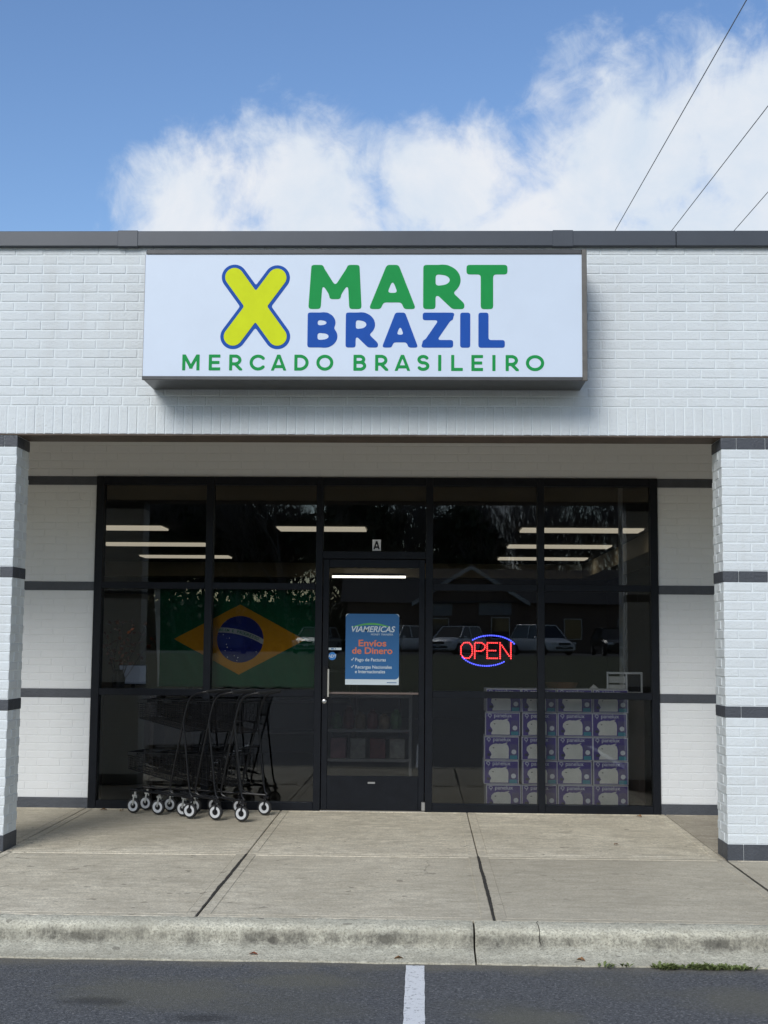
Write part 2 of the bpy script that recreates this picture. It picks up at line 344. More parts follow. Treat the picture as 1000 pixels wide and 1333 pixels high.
def gz(y):                                             # height of the land behind the camera
    if y > -30: return -.19
    if y > -58: return -.19 + (1.05)*(-30-y)/28
    if y > -104: return .86
    return .86 + 5.0*(1-math.cos(math.pi*min(1, (-104-y)/24)))/2  # bank added behind the trees to keep low sky out of the reflections
g = MB(); ys = [900, 300, 60, 10, -2.4, -30, -44, -58, -104, -109, -114, -120, -128, -400, -900]
for a, b in zip(ys[:-1], ys[1:]):
    g.add([(-900,a,gz(a)),(-900,b,gz(b)),(900,b,gz(b)),(900,a,gz(a))], [(0,1,2,3)])
tag(g.build('ground', M_GRASS), kind='structure')
g = MB(); g.box(-60, 60, -30, -2.42, -.22, -.17); tag(g.build('parking_lot', M_ASPH), kind='structure')
g = MB()
for a, b in ((-58, -82),): g.add([(-60,a,.868),(-60,b,.868),(60,b,.868),(60,a,.868)], [(0,1,2,3)])
tag(g.build('road', M_ASPH), kind='structure')

def ribbon(mb, pts, w, z):
    for i in range(len(pts)-1):
        (x0,y0,zz0,w0), (x1,y1,zz1,w1) = pts[i], pts[i+1]
        mb.add([(x0-w0,y0,zz0),(x0+w0,y0,zz0),(x1+w1,y1,zz1),(x1-w1,y1,zz1)], [(0,1,2,3)])
def slab(mb, x0, x1, y0, y1, z00, z11, border, gp=.006):        # y0 front (z00) .. y1 back (z11)
    zz = lambda y: z00 + (z11-z00)*(y-y0)/(y1-y0)
    bv = .006
    rings = [(gp, -.03), (gp, -bv), (gp+bv*.4, -bv*.3), (gp+bv, 0)]
    if border: rings += [(.064, 0), (.066, .0016), (.071, -.0035)]
    V = []
    for (ins, dz_) in rings:
        for (x, y) in ((x0+ins, y0+ins), (x1-ins, y0+ins), (x1-ins, y1-ins), (x0+ins, y1-ins)): V.append((x, y, zz(y)+dz_))
    F = []
    for i in range(len(rings)-1):
        for k in range(4): F.append((i*4+k, i*4+(k+1)%4, i*4+4+(k+1)%4, i*4+4+k))
    e = (len(rings)-1)*4; F.append((e, e+1, e+2, e+3)); mb.add(V, F)
wk = MB(); xs = [-12.6, -10.9, -9.2, -7.55, -5.9, -4.3, -2.69, -.977, .640, 2.352, 4.0, 5.6, 7.3, 9.0, 10.7]
for a, b in zip(xs[:-1], xs[1:]):
    slab(wk, a, b, .05, R_BACK+.02, -.02, 0, True, .0035); slab(wk, a, b, -2.085, .05, -.03, -.02, True)
tag(wk.build('sidewalk', M_WALK), kind='structure')
g = MB(); g.add([(-13,-2.1,-.047),(11,-2.1,-.047),(11,R_BACK,-.017),(-13,R_BACK,-.017)], [(0,1,2,3)])
tag(g.build('sidewalk_joints', M_GROUT), kind='structure')
jm = MB(); random.seed(2)                               # broken edges that widen the joints of the front row
for x, wa, wb in ((-.977,.004,.0125), (.640,.007,.0115), (-2.69,.002,.004), (2.352,.002,.005)):
    pts = []; off = 0
    for i in range(90):
        t = i/89; y = .04-2.115*t; off = off*.8+random.uniform(-.0014,.0014); wv_ = max(.0015, wa+(wb-wa)*math.sin(math.pi*min(1, t*1.1))**.6*random.uniform(.55,1.15)); pts.append((x+off, y, -.0197-.01*(.05-y)/2.135+.0012, wv_))
    ribbon(jm, pts, 0, 0)
tag(jm.build('broken_joints', M_GROUT), kind='structure')
# kerb: profile swept along x with slight unevenness, cast in lengths
prof = [(-2.078,-.20),(-2.078,-.036),(-2.086,-.030),(-2.13,-.029),(-2.185,-.031),(-2.215,-.038),(-2.236,-.052),(-2.248,-.075),(-2.256,-.100),(-2.268,-.122),(-2.292,-.136),(-2.35,-.147),(-2.42,-.155),(-2.485,-.162),(-2.495,-.19)]
kb = MB(); cuts = [-13, -8.6, -5.55, -2.5, .524, 3.57, 6.6, 11]
rng = np.random.default_rng(3)
for a, b in zip(cuts[:-1], cuts[1:]):
    n = int((b-a)/.03); base = kb.n
    jx = np.cumsum(rng.normal(0, .0007, n+1)); jx -= np.linspace(0, jx[-1], n+1)
    for i in range(n+1):
        x = a+.005+(b-a-.01)*i/n
        for j, (py, pz) in enumerate(prof):
            w = 0 if j < 2 else 1
            ed = .010 if (i in (0, n) and 2 < j < 11) else 0
            kb.v.append((x, py+w*(jx[i]*(.3+j*.22)+rng.normal(0, .0019))+ed, pz+w*rng.normal(0, .0013)-ed*.6)); kb.n += 1
    P = len(prof)
    for i in range(n):
        for j in range(P-1): kb.f.append((base+i*P+j, base+i*P+j+1, base+(i+1)*P+j+1, base+(i+1)*P+j)); kb.m.append(0)
    kb.f.append(tuple(base+j for j in range(P))[::-1]); kb.m.append(0); e = base+n*P; kb.f.append(tuple(e+j for j in range(P))); kb.m.append(0)
tag(kb.build('kerb', M_CURB, smooth=True), kind='structure')
ck = MB(); random.seed(6)
for x0_, wd_ in ((.862, .0022), (-2.02, .0016), (2.5, .0016)):
    pts = []; off = 0
    for (py, pz) in prof[2:10]:
        for _ in range(2): off += random.uniform(-.008,.008)
        pts.append((x0_+off, py-.0022, pz+.0022, wd_*random.uniform(.5,1.2)))
    ribbon(ck, pts[::-1], 0, 0)
tag(ck.build('kerb_cracks', M_GROUT), kind='structure')
# painted stripe
def stripe_mat():
    q = NT('worn_white_paint'); w = q.mr(q.noise(45, 6, .8), .55, .63); w2 = q.mr(q.noise(7, 4, .7), .55, .75, 0, .35)
    col = q.mix(w2, (.72,.73,.74), (.45,.45,.44)); col = q.mix(q.math('MULTIPLY', w, .85), col, (.10,.10,.11)); q.L(col, q.b.inputs['Base Color']); q.b.inputs['Roughness'].default_value = .7
    q.bump(q.noise(140, 3, .7), .8, .003); return q.m
M_STRIPE = stripe_mat()
g = MB()
for k in range(-7, 8):
    x = .215 + k*2.75; n = 60; L = [(x-.047+random.uniform(-.002,.002), x+.047+random.uniform(-.002,.002), -2.53-i*5.2/n) for i in range(n+1)]
    for i in range(n): a, b = L[i], L[i+1]; g.add([(a[0],a[2],-.166),(a[1],a[2],-.166),(b[1],b[2],-.166),(b[0],b[2],-.166)], [(0,3,2,1)])
tag(g.build('parking_stripes', M_STRIPE), kind='structure')

# ------------------------------------------------------------------ the building
bld = empty('storefront_building', (0, 0, 0), label='white painted brick shop building with charcoal bands and recessed dark glass front', cat='building')
H = .0665; J = .0078                                    # brick course, half joint
def brick(mb, x0, x1, y0, y1, z0, z1, c=.0032, j=.0012):
    r = lambda: random.uniform(-j, j)
    mb.box(x0+J*.55+r()*.5, x1-J*.55+r()*.5, y0+r(), y1, z0+J*.5+r()*.4, z1-J*.5+r()*.4, c)
def flat_wall(mb, x0, x1, z0, z1, y, course, L=.2032, dep=.06, off=0., j=.0012, c=.0032):
    n = max(1, round((z1-z0)/course)); h = (z1-z0)/n
    for i in range(n):
        x = x0 - (L/2 if (i % 2) else 0) - off
        while x < x1:
            a, b = max(x, x0), min(x+L, x1)
            if b-a > .02: brick(mb, a, b, y, y+dep, z0+i*h, z0+(i+1)*h, c, j)
            x += L
# fascia
XE0, XE1 = -9.2, 9.2
LINT = 2.938; SOLD = 3.148; TOP = 4.33
fb = MB(); flat_wall(fb, XE0, XE1, SOLD, TOP, 0, .0677, off=.05)
fb.build('facade_brickwork', M_BRICK, bld)
sb = MB(); x = XE0
while x < XE1: brick(sb, x, x+.0677, 0, .06, LINT, SOLD, .0032, .0016); x += .0677
sb.build('soldier_course', M_BRICK, bld)
mo = MB(); mo.box(XE0, XE1, .0038, .29, LINT+.004, TOP-.002); mo.build('mortar_backing', M_MORTAR, bld)
li = MB(); li.box(XE0, XE1, -.004, .30, LINT-.010, LINT+.002, .002); li.build('lintel', M_LINTEL, bld)
li = MB(); li.box(XE0, XE1, .292, .31, LINT+.003, 3.42); li.build('fascia_back', M_SOFFIT, bld)
so = MB(); so.box(XE0, XE1, .31, R_BACK+.05, 3.42, 3.45); so.build('soffit', M_SOFFIT, bld)
# coping with joint covers
cp = MB()
prev = XE0
for x in (-7.0, -4.0, 2.057, 5.1, XE1): cp.box(prev+.0015, x-.0015, -.045, .40, 4.318, 4.430, .004); prev = x
cope = cp.build('coping', M_COPE, bld)
for x in (-8.0, -4.9, -1.917, 1.243, 4.3, 7.4):
    k = MB(); k.box(x-.074, x+.074, -.0495, .402, 4.314, 4.4335, .003); k.build('coping_joint_cover', M_COPE, cope)
rf = MB(); rf.box(XE0, XE1, .30, 17.5, 4.05, 4.15); rf.build('roof', mat('roof_membrane', (.35,.34,.33), .9, var=.2), bld)
# piers
BT = [.09, 1.035, 1.98, 2.925]; BH = .080
def pier(x0, x1, dep=.305):
    mb = MB(); w = x1-x0; c = .0035
    mort = MB(); mort.box(x0+.0038, x1-.0038, .0038, dep-.0038, -.04, LINT-.01)
    segs = [(BT[i], BT[i+1]-BH) for i in range(3)]
    for s0, s1 in segs:
        n = 13; h = (s1-s0)/n
        for i in range(n):
            za, zb = s0+i*h, s0+(i+1)*h; D = .10; odd = i % 2
            # front and back rows
            for (ya, yb) in ((0, D), (dep-D, dep)):
                xx = x0 + (D if odd else 0); end = x1 - (D if odd else 0)
                first = True
                while xx < end-.01:
                    b = min(xx+.2032, end)
                    if end-b < .04: b = end
                    mb.box(xx+J*.6, b-J*.6, ya+random.uniform(-.001,.001), yb, za+J*.5, zb-J*.5, c); xx = b
            if odd:
                for (xa, xb) in ((x0, x0+D), (x1-D, x1)):
                    mb.box(xa+random.uniform(-.001,.001), xb+random.uniform(-.001,.001), 0, .2, za+J*.5, zb-J*.5, c); mb.box(xa, xb, .2+J, dep, za+J*.5, zb-J*.5, c)
            else:
                for (xa, xb) in ((x0, x0+D), (x1-D, x1)): mb.box(xa+random.uniform(-.001,.001), xb+random.uniform(-.001,.001), D+J*.6, dep-D-J*.6, za+J*.5, zb-J*.5, c)
    p = mb.build('pier', M_BRICK, bld); mort.build('pier_core', M_MORTAR, p)
    for i, t in enumerate(BT):
        b = MB(); z0 = t-BH if i else -.035
        for row in ((0, .1525), (.1525, dep)):
            xx = x0; k = 0
            while xx < x1-.01:
                e = min(xx+(.11 if k == 0 else .2032), x1); e = x1 if x1-e < .04 else e
                ya, yb = (row[0]-.001, row[1]-.001) if row[0] == 0 else (row[0]+.001, row[1]+.001)
                xa = xx+.0012 if k else xx-.001; xb = e-.0012 if e < x1 else x1+.001
                b.box(xa, xb, ya, yb, z0+.001, t-.001, .003); xx = e; k += 1
        b.build('pier_band', M_BAND, p)
pier(-3.30, -2.689); pier(2.360, 2.971); pier(-8.35, -7.74); pier(7.41, 8.02)
# pale mortar smear where the right pier meets the walk
# recessed back wall
WL, WR = -2.675, 2.315
bw = MB(); YB = R_BACK
def backbricks(x0, x1):
    for i in range(3): flat_wall(bw, x0, x1, BT[i], BT[i+1]-BH, YB, .0677, off=.03, j=.0006, dep=.05, c=.0022)
backbricks(XE0, WL); backbricks(WR, XE1)
flat_wall(bw, XE0, XE1, BT[3], 3.425, YB, .0677, off=.0, j=.0006, dep=.05, c=.0022)
bk = bw.build('back_wall', M_BRICK_BACK, bld)
core = MB()
for a, b in ((XE0, WL+.004), (WR-.004, XE1)): core.box(a, b, YB+.0022, YB+.16, -.05, 2.925)
core.box(XE0, XE1, YB+.0022, YB+.16, 2.9251, 4.05); core.build('wall_core', M_BRICK_BACK, bk)
for a, b in ((XE0, WL-.001), (WR+.001, XE1)):
    for i, t in enumerate(BT):
        k = MB(); k.box(a, b, YB-.004, YB+.05, (t-BH if i else -.02)+.001, t-.001, .003); k.build('wall_band', M_BAND, bk)
# window wall
def bar(name, x0, x1, z0, z1, y0=-.020, y1=.095, c=.003, parent=bld, m=M_FRAME):
    k = MB(); k.box(x0, x1, YB+y0, YB+y1, z0, z1, c); return k.build(name, m, parent)
MUL = [(-2.675,-2.605), (-1.685,-1.62), (-.702,-.640), (.272,.336), (1.256,1.318), (2.250,2.315)]
for a, b in MUL: bar('mullion', a, b, -.015, 2.925)
bays = [(MUL[i][1], MUL[i+1][0]) for i in range(5)]
HR = [(2.852,2.925), (1.922,1.980), (.982,1.040), (-.012,.068)]
for i, (a, b) in enumerate(bays):
    for j, (z0, z1) in enumerate(HR):
        if i == 2 and j > 0: continue
        bar('transom_rail', a+.0005, b-.0005, z0, z1, -.017, .092)
    if i != 2:
        for j in range(3):
            z0, z1 = HR[j+1][1], HR[j][0]
            k = MB(); k.box(a-.01, b+.01, YB+.030, YB+.037, z0-.01, z1+.01); k.build('window_pane', M_GLASS, bld)
            for (xa, xb, za, zb) in ((a, b, z0, z0+.012), (a, b, z1-.012, z1), (a, a+.012, z0+.012, z1-.012), (b-.012, b, z0+.012, z1-.012)):
                pass
bar('transom_rail', -.6395, .2715, 2.198, 2.264, -.017, .092)
k = MB(); k.box(-.65, .28, YB+.030, YB+.037, 2.255, 2.862); k.build('window_pane', M_GLASS, bld)
# frosted valance strip at the head of each upper pane is the soffit's reflection; nothing is added here
# door
door = bpy.data.objects.new('door', None)
dm = MB()
DX0, DX1, DZ0, DZ1 = -.634, .266, .008, 2.192
dm.box(DX0, DX0+.052, YB-.008, YB+.038, DZ0, DZ1, .003); dm.box(DX1-.052, DX1, YB-.008, YB+.038, DZ0, DZ1, .003)
dm.box(DX0+.052, DX1-.052, YB-.007, YB+.037, 2.118, DZ1, .003)
dm.box(DX0+.052, DX1-.052, YB-.007, YB+.037, DZ0, .300, .003)
door = dm.build('door', M_FRAME, bld)
k = MB(); k.box(DX0+.045, DX1-.045, YB+.012, YB+.018, .29, 2.125); k.build('door_glass', M_GLASS, door)
k = MB(); k.box(DX0+.053, DX1-.053, YB-.012, YB+.030, 1.008, 1.026, .003); k.build('push_bar', mat('brushed_bronze', (.22,.17,.15), .35, .6), door)
k = MB(); k.box(DX0+.006, DX0+.046, YB-.016, YB-.009, .985, 1.255, .002)
k.obox((-.590, YB-.035, 1.235), (.030,.050,.022), ch=.004); k.obox((-.590, YB-.035, .975), (.030,.050,.022), ch=.004); k.build('handle_mount', M_BLACK, door)
k = MB(); k.tube([(-.576, YB-.055, .985), (-.576, YB-.055, 1.225)], .0085, 12); k.build('pull_handle', mat('satin_steel', (.72,.68,.60), .32, .7), door, True)
k = MB(); k.lathe((-.612, YB-.008, .944), (0,-1,0), [(0,.020),(.008,.020),(.011,.016),(.012,0.001)], 20); k.build('lock_cylinder', M_ZINC, door, True)
k = MB(); k.box(-.225, -.160, YB-.012, YB-.006, .235, .252, .002); k.build('kick_plate_tag', M_ZINC, door)
k = MB(); k.box(.243, .275, YB-.030, YB-.006, .010, .085, .004); k.build('door_pivot', M_ZINC, door)
k = MB(); k.box(-.64, .272, YB-.03, YB+.05, -.008, .006, .002); k.build('threshold', mat('worn_aluminium', (.42,.40,.36), .4, .6), door)

# interior shell
IN = []
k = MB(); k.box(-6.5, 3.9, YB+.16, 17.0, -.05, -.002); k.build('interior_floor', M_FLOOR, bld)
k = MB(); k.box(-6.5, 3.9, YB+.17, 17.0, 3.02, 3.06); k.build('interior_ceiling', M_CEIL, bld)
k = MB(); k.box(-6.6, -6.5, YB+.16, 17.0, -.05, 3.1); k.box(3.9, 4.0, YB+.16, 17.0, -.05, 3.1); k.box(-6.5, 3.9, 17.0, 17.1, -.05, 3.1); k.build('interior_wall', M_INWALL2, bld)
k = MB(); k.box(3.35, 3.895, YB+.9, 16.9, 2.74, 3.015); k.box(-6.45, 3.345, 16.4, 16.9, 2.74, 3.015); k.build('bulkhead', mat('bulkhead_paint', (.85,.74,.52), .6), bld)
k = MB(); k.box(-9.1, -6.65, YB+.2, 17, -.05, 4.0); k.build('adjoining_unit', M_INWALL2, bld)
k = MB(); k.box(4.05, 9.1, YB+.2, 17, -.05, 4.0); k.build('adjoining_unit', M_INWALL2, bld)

# ceiling lights
def ceil_light(x0, x1, y, z, w, label):
    e = empty('ceiling_light', ((x0+x1)/2, y, z), label=label, cat='ceiling light', group='lit ceiling lights inside the shop')
    hw = (x1-x0)/2; k = MB(); k.box(-hw-.02, hw+.02, -w/2-.02, w/2+.02, .012, .03); k.build('frame', M_OFFW, e)
    k = MB(); k.box(-hw, hw, -w/2, w/2, -.012, .0115, .004); k.build('diffuser', M_TUBE, e)
ceil_light(-4.85, -3.28, 8.6, 3.0, .52, 'long lit ceiling light highest in the far left upper window pane')
ceil_light(-4.85, -3.18, 11.6, 3.0, .52, 'long lit ceiling light second from the top in the far left upper pane')
ceil_light(-4.85, -3.25, 14.6, 3.0, .52, 'lit ceiling light lowest on the left, crossing the first mullion')
ceil_light(-1.72, -.53, 8.6, 3.0, .52, 'lit ceiling light crossing the mullion left of the door')
ceil_light(1.58, 3.2, 8.6, 3.0, .52, 'lit ceiling light highest in the right upper panes')
ceil_light(1.60, 3.2, 11.6, 3.0, .52, 'lit ceiling light in the middle of the three at right')
ceil_light(1.62, 3.2, 14.6, 3.0, .52, 'lit ceiling light lowest of the three at right, beside the bulkhead')
e = empty('strip_light', (-.77, 15.9, 2.72), label='single bright tube light seen through the top of the door glass', cat='strip light')
k = MB(); k.box(-.70, .70, -.06, .02, .022, .07); k.build('housing', M_OFFW, e)
k = MB(); k.tube([(-.70,-.03,0), (.70,-.03,0)], .021, 10); k.build('tube', mat('lit_tube', (.8,.8,.8), .5, emis=(1,.93,.82), estr=2.2), e)

# ------------------------------------------------------------------ lettering (rounded strokes traced as distance fields)
def arc(cx, cy, rx, ry, a0, a1, n=14): return [(cx+rx*math.cos(rad(a0+(a1-a0)*i/n)), cy+ry*math.sin(rad(a0+(a1-a0)*i/n))) for i in range(n+1)]
# each glyph: (width, [polylines]) in a box whose centre-lines run x 0..width, y 0..1
# strokes: ('b', p, q) flush box; ('p', p, q) slanted bar cut level at its ends; ('c', [pts]) round curve
def glyphs(bold):
    return {
    'M': (1, [('p',(.0,0),(.05,1)),('p',(.10,1),(.5,.27),.80),('p',(.5,.27),(.90,1),.80),('p',(.95,1),(1.0,0))] if bold else
             [('b',(0,0),(0,1)),('p',(.06,1),(.5,.12)),('p',(.5,.12),(.94,1)),('b',(1,0),(1,1))]),
    'A': (1, [('p',(.0,0),(.44,1),.90),('p',(.56,1),(1.0,0),.90),('b',(.26,.19),(.74,.19))]),
    'R': (1, [('b',(0,0),(0,1)),('b',(0,1),(.45,1)),('c',arc(.45,.70,.50,.30,90,-90)),('b',(0,.40),(.45,.40)),('p',(.42,.42),(.98,0))]),
    'T': (1, [('b',(0,1),(1,1)),('b',(.5,1),(.5,0))]),
    'B': (1, [('b',(0,0),(0,1)),('b',(0,1),(.5,1)),('c',arc(.5,.765,.40,.235,90,-90)),('b',(0,.53),(.55,.53)),('c',arc(.55,.265,.45,.265,90,-90)),('b',(0,0),(.55,0))]),
    'Z': (1, [('b',(0,1),(1,1)),('p',(.96,1),(.04,0)),('b',(0,0),(1,0))]),
    'I': (0, [('b',(0,0),(0,1))]),
    'L': (1, [('b',(0,1),(0,0)),('b',(0,0),(1,0))]),
    'E': (1, [('b',(0,0),(0,1)),('b',(0,1),(1,1)),('b',(0,.5),(.9,.5)),('b',(0,0),(1,0))]),
    'C': (1, [('c',arc(.56,.5,.56,.5,42,318,26))]),
    'D': (1, [('b',(0,0),(0,1)),('b',(0,1),(.35,1)),('c',arc(.35,.5,.65,.5,90,-90,20)),('b',(0,0),(.35,0))]),
    'O': (1, [('c',arc(.5,.5,.5,.5,0,360,32))]),
    'S': (1, [('c',arc(.5,.755,.46,.245,30,270,18)+arc(.5,.255,.5,.255,90,-148,20)[1:])]),
    }
def seg_field(X, Y, polys, hw, rc):
    D = np.full(X.shape, 1e9)
    for pl in polys:
        for (x0,y0),(x1,y1) in zip(pl[:-1], pl[1:]):
            l = math.hypot(x1-x0, y1-y0)
            if l < 1e-9: continue
            ux, uy = (x1-x0)/l, (y1-y0)/l; px, py = X-x0, Y-y0; t = px*ux+py*uy; tt = np.clip(t, 0, l)
            D = np.minimum(D, np.hypot(px-ux*tt, py-uy*tt)-hw)
    return D
def field_mesh(mb, D, xs_, ys_, place, thick):
    """marching squares: solid where D<0; place(x,y) -> front point, thick: vector to the back"""
    nx, ny = len(xs_), len(ys_); cache = {}; V = []; F = []; edges = []
    def vid(key, x, y):
        if key not in cache: cache[key] = len(V); V.append(place(x, y))
        return cache[key]
    for j in range(ny-1):
        for i in range(nx-1):
            c = [(i,j),(i+1,j),(i+1,j+1),(i,j+1)]; d = [D[b,a] for a,b in c]; ins = [q < 0 for q in d]
            if not any(ins): continue
            poly = []; cross = []
            for k_ in range(4):
                a, b = c[k_], c[(k_+1)%4]
                if ins[k_]: poly.append(vid(a, xs_[a[0]], ys_[a[1]]))
                if ins[k_] != ins[(k_+1)%4]:
                    t = d[k_]/(d[k_]-d[(k_+1)%4]); key = (min(a,b), max(a,b))
                    v = vid(key, xs_[a[0]]+t*(xs_[b[0]]-xs_[a[0]]), ys_[a[1]]+t*(ys_[b[1]]-ys_[a[1]])); poly.append(v); cross.append((v, ins[k_]))
            if len(poly) >= 3:
                F.append(tuple(poly))
                if len(cross) == 2:
                    a, b = (cross[0][0], cross[1][0]) if cross[0][1] else (cross[1][0], cross[0][0])
                    edges.append((a, b))
    n = len(V); th = Vector(thick); V2 = [tuple(Vector(p)+th) for p in V]
    mb.add(V+V2, list(F) + [(b, a, n+a, n+b) for a, b in edges])
def draw_glyph(mb, ch, x0, x1, z0, z1, w, y, thick=.004, res=46, rnd=.25, wv=None):
    """fit the glyph's inked box into x0..x1, z0..z1; w = stroke width in metres; rnd = corner rounding"""
    gw, P = glyphs(w/(z1-z0) > .2)[ch]; hw = w/2; hv = (wv or w)/2
    slant = .35*hw if ch == 'A' else 0
    ax_, bx_ = x0+hw+slant*.5, x1-hw-slant*.5; cx = (x0+x1)/2; az_, bz_ = z0+hv, z1-hv
    st = (z1-z0)/res; pad = 4*st
    xs_ = np.arange(x0-pad, x1+pad, st); zs_ = np.arange(z0-pad, z1+pad, st); X, Z = np.meshgrid(xs_, zs_)
    D = np.full(X.shape, 1e9)
    T = lambda p: ((ax_+p[0]*(bx_-ax_)) if gw else cx, az_+p[1]*(bz_-az_))
    for stv in P:
        if stv[0] == 'b':
            (xa_, za_), (xb_, zb_) = T(stv[1]), T(stv[2])
            vert = abs(zb_-za_) > abs(xb_-xa_); h1 = hw if vert else hv
            D = np.minimum(D, np.maximum(np.maximum(min(xa_,xb_)-hw-X, X-max(xa_,xb_)-hw), np.maximum(min(za_,zb_)-hv-Z, Z-max(za_,zb_)-hv)))
        elif stv[0] == 'p':
            (xa_, za_), (xb_, zb_) = T(stv[1]), T(stv[2])
            lo, hi = min(za_,zb_), max(za_,zb_)
            zlo = z0 if stv[1][1]*stv[2][1] == 0 or min(stv[1][1],stv[2][1]) == 0 else lo-hv*.9
            zhi = z1 if max(stv[1][1],stv[2][1]) == 1 else hi+hv*.2
            # centre line re-aimed so the inked ends reach the cut lines
            Zc = np.clip(Z, lo if zlo > z0 else z0, hi if zhi < z1 else z1); xc = xa_+(xb_-xa_)*(Zc-za_)/(zb_-za_); l = math.hypot(xb_-xa_, zb_-za_); f = abs(zb_-za_)/l
            D = np.minimum(D, np.maximum((np.abs(X-xc)*f-hw*(stv[3] if len(stv) > 3 else 1)), np.maximum(zlo-Z, Z-zhi)))
        else: D = np.minimum(D, seg_field(X, Z, [[T(p) for p in stv[1]]], hw*.3+hv*.7, 0))
    D = np.maximum(D, np.maximum(x0-X-w*.12, X-x1-w*.12))
    I = np.clip(.5-D/st, 0, 1); sg_ = max(.45, rnd*w/st)      # soften the corners: blur the ink and cut it again at one half
    n_ = int(3*sg_)+1; kx = np.exp(-.5*(np.arange(-n_, n_+1)/sg_)**2); kx /= kx.sum()
    Ip = np.pad(I, n_); Ip = np.apply_along_axis(lambda v: np.convolve(v, kx, 'same'), 0, Ip); Ip = np.apply_along_axis(lambda v: np.convolve(v, kx, 'same'), 1, Ip); I = Ip[n_:-n_, n_:-n_]
    field_mesh(mb, .5-I+1e-7, xs_, zs_, lambda a, b: (a, y, b), (0, thick, 0))

# ------------------------------------------------------------------ shop sign
sg = empty('shop_sign', (0, 0, 0), label='large white box sign with green, blue and yellow lettering above the entrance', cat='sign')
SX0, SX1, SZ0, SZ1, SY = -1.716, 1.372, 3.262, 4.190, -.37
k = MB(); k.box(SX0+.004, SX1-.006, SY+.012, -.002, SZ0+.004, SZ1-.004, .004); k.build('cabinet', M_BRONZE, sg)
k = MB(); k.box(SX0+.003, SX1-.034, SY-.002, SY+.011, SZ0+.028, SZ1-.034); k.build('face_panel', M_FACE, sg)
k = MB()
k.box(SX0+.012, SX1-.036, SY-.010, SY+.010, SZ1-.033, SZ1, .003)
k.box(SX0, SX1-.036, SY-.010, SY+.010, SZ0, SZ0+.027, .003); k.build('retainer', M_BRONZE, sg)
k = MB(); k.box(SX1-.035, SX1, SY-.011, SY+.011, SZ0, SZ1, .003); k.build('side_retainer', M_BRONZE2, sg)
k = MB(); k.box(SX0, SX0+.0025, SY-.006, SY+.012, SZ0+.028, SZ1-.034); k.build('side_retainer', M_OFFW, sg)
def sx(px): return -1.724+(px-187)*.005372
def sz(py): return 4.155-(py-331.5)*.005457
YL = SY-.0036
def word(name, label, letters, py0, py1, w, m, rc=.2, res=46, wv=None):
    mb = MB()
    for ch, a, b in letters: draw_glyph(mb, ch, sx(a), sx(b), sz(py1), sz(py0), w, YL, .0016, res, rc, wv)
    o = mb.build(name, m, sg); o['label'] = label
word('lettering', 'green word MART', [('M',403.5,472),('A',482.5,542),('R',552,603.5),('T',608,661)], 345.0, 402.6, .086, M_GREEN, .12, 52, .068)
word('lettering', 'blue word BRAZIL', [('B',402.5,442.5),('R',452,492.5),('A',499.5,545.5),('Z',551.5,591),('I',599.5,613.5),('L',623.5,657.5)], 407.2, 452.6, .070, M_BLUE, .12, 48, .054)
word('lettering', 'green words MERCADO BRASILEIRO', [('M',240.5,263),('E',275,290),('R',301.5,318),('C',328,348),('A',356,375.5),('D',386,404.5),('O',414.5,436.5),
     ('B',462.5,479),('R',490.5,507),('A',516,535.5),('S',544.5,560.5),('I',571.5,576),('L',588.5,603.5),('E',614.5,629.5),('I',641,646),('R',658.5,675),('O',684.5,708)], 462, 482.6, .0218, M_GREEN, .03, 40)
# the big yellow X with its blue outline
XP = (1.0, [[(0,0),(.42,.5)] ,[(.42,.5),(1.0,1)]])
xa, xb, za, zb = sx(297), sx(372), sz(448.5), sz(352)
w = .130
def xpolys():
    return [[(sx(305.9),sz(438.6)),(sx(362),sz(361.9))], [(sx(306.2),sz(361)),(sx(363.5),sz(438.6))]]
def draw_x(grow, y, m, name):
    mb = MB(); st = .0075; xs_ = np.arange(xa-.12, xb+.12, st); zs_ = np.arange(za-.12, zb+.12, st); X, Z = np.meshgrid(xs_, zs_)
    D1 = seg_field(X, Z, [xpolys()[0]], w/2, 0); D2 = seg_field(X, Z, [xpolys()[1]], w/2, 0)
    k_ = .012; h_ = np.clip(.5+.5*(D2-D1)/k_, 0, 1); D = D2*(1-h_)+D1*h_-k_*h_*(1-h_)
    field_mesh(mb, D-grow+1e-7, xs_, zs_, lambda a, b: (a, y, b), (0, .0015, 0)); o = mb.build(name, m, sg); return o
draw_x(.024, YL, M_BLUE, 'letter_outline'); draw_x(.0, YL-.0022, M_YEL, 'letter_fill')

# ------------------------------------------------------------------ small text (built-in font turned into mesh)
def text(name, s, size, x, z, y, m, parent, off=0., align='CENTER', shear=0., space=1., sxx=1., rot=0., boxw=None):
    cu = bpy.data.curves.new(name, 'FONT'); cu.body = s; cu.size = size; cu.align_x = align; cu.offset = off; cu.shear = shear; cu.space_character = space; cu.extrude = .0004
    o = bpy.data.objects.new(name, cu); C.objects.link(o); bpy.context.view_layer.update()
    dg = bpy.context.evaluated_depsgraph_get(); me = bpy.data.meshes.new_from_object(o.evaluated_get(dg))
    bpy.data.objects.remove(o); bpy.data.curves.remove(cu)
    if boxw:
        ws = [v.co.x for v in me.vertices]; sxx = boxw/(max(ws)-min(ws))
    mt = Matrix.Translation((x, y, z)) @ Matrix.Rotation(math.pi/2, 4, 'X') @ Matrix.Rotation(rot, 4, 'Z') @ Matrix.Diagonal((sxx, 1, 1, 1))
    me.transform(mt); me.materials.clear(); me.materials.append(m); me.name = name
    ob = bpy.data.objects.new(name, me); C.objects.link(ob); ob.parent = parent; return ob

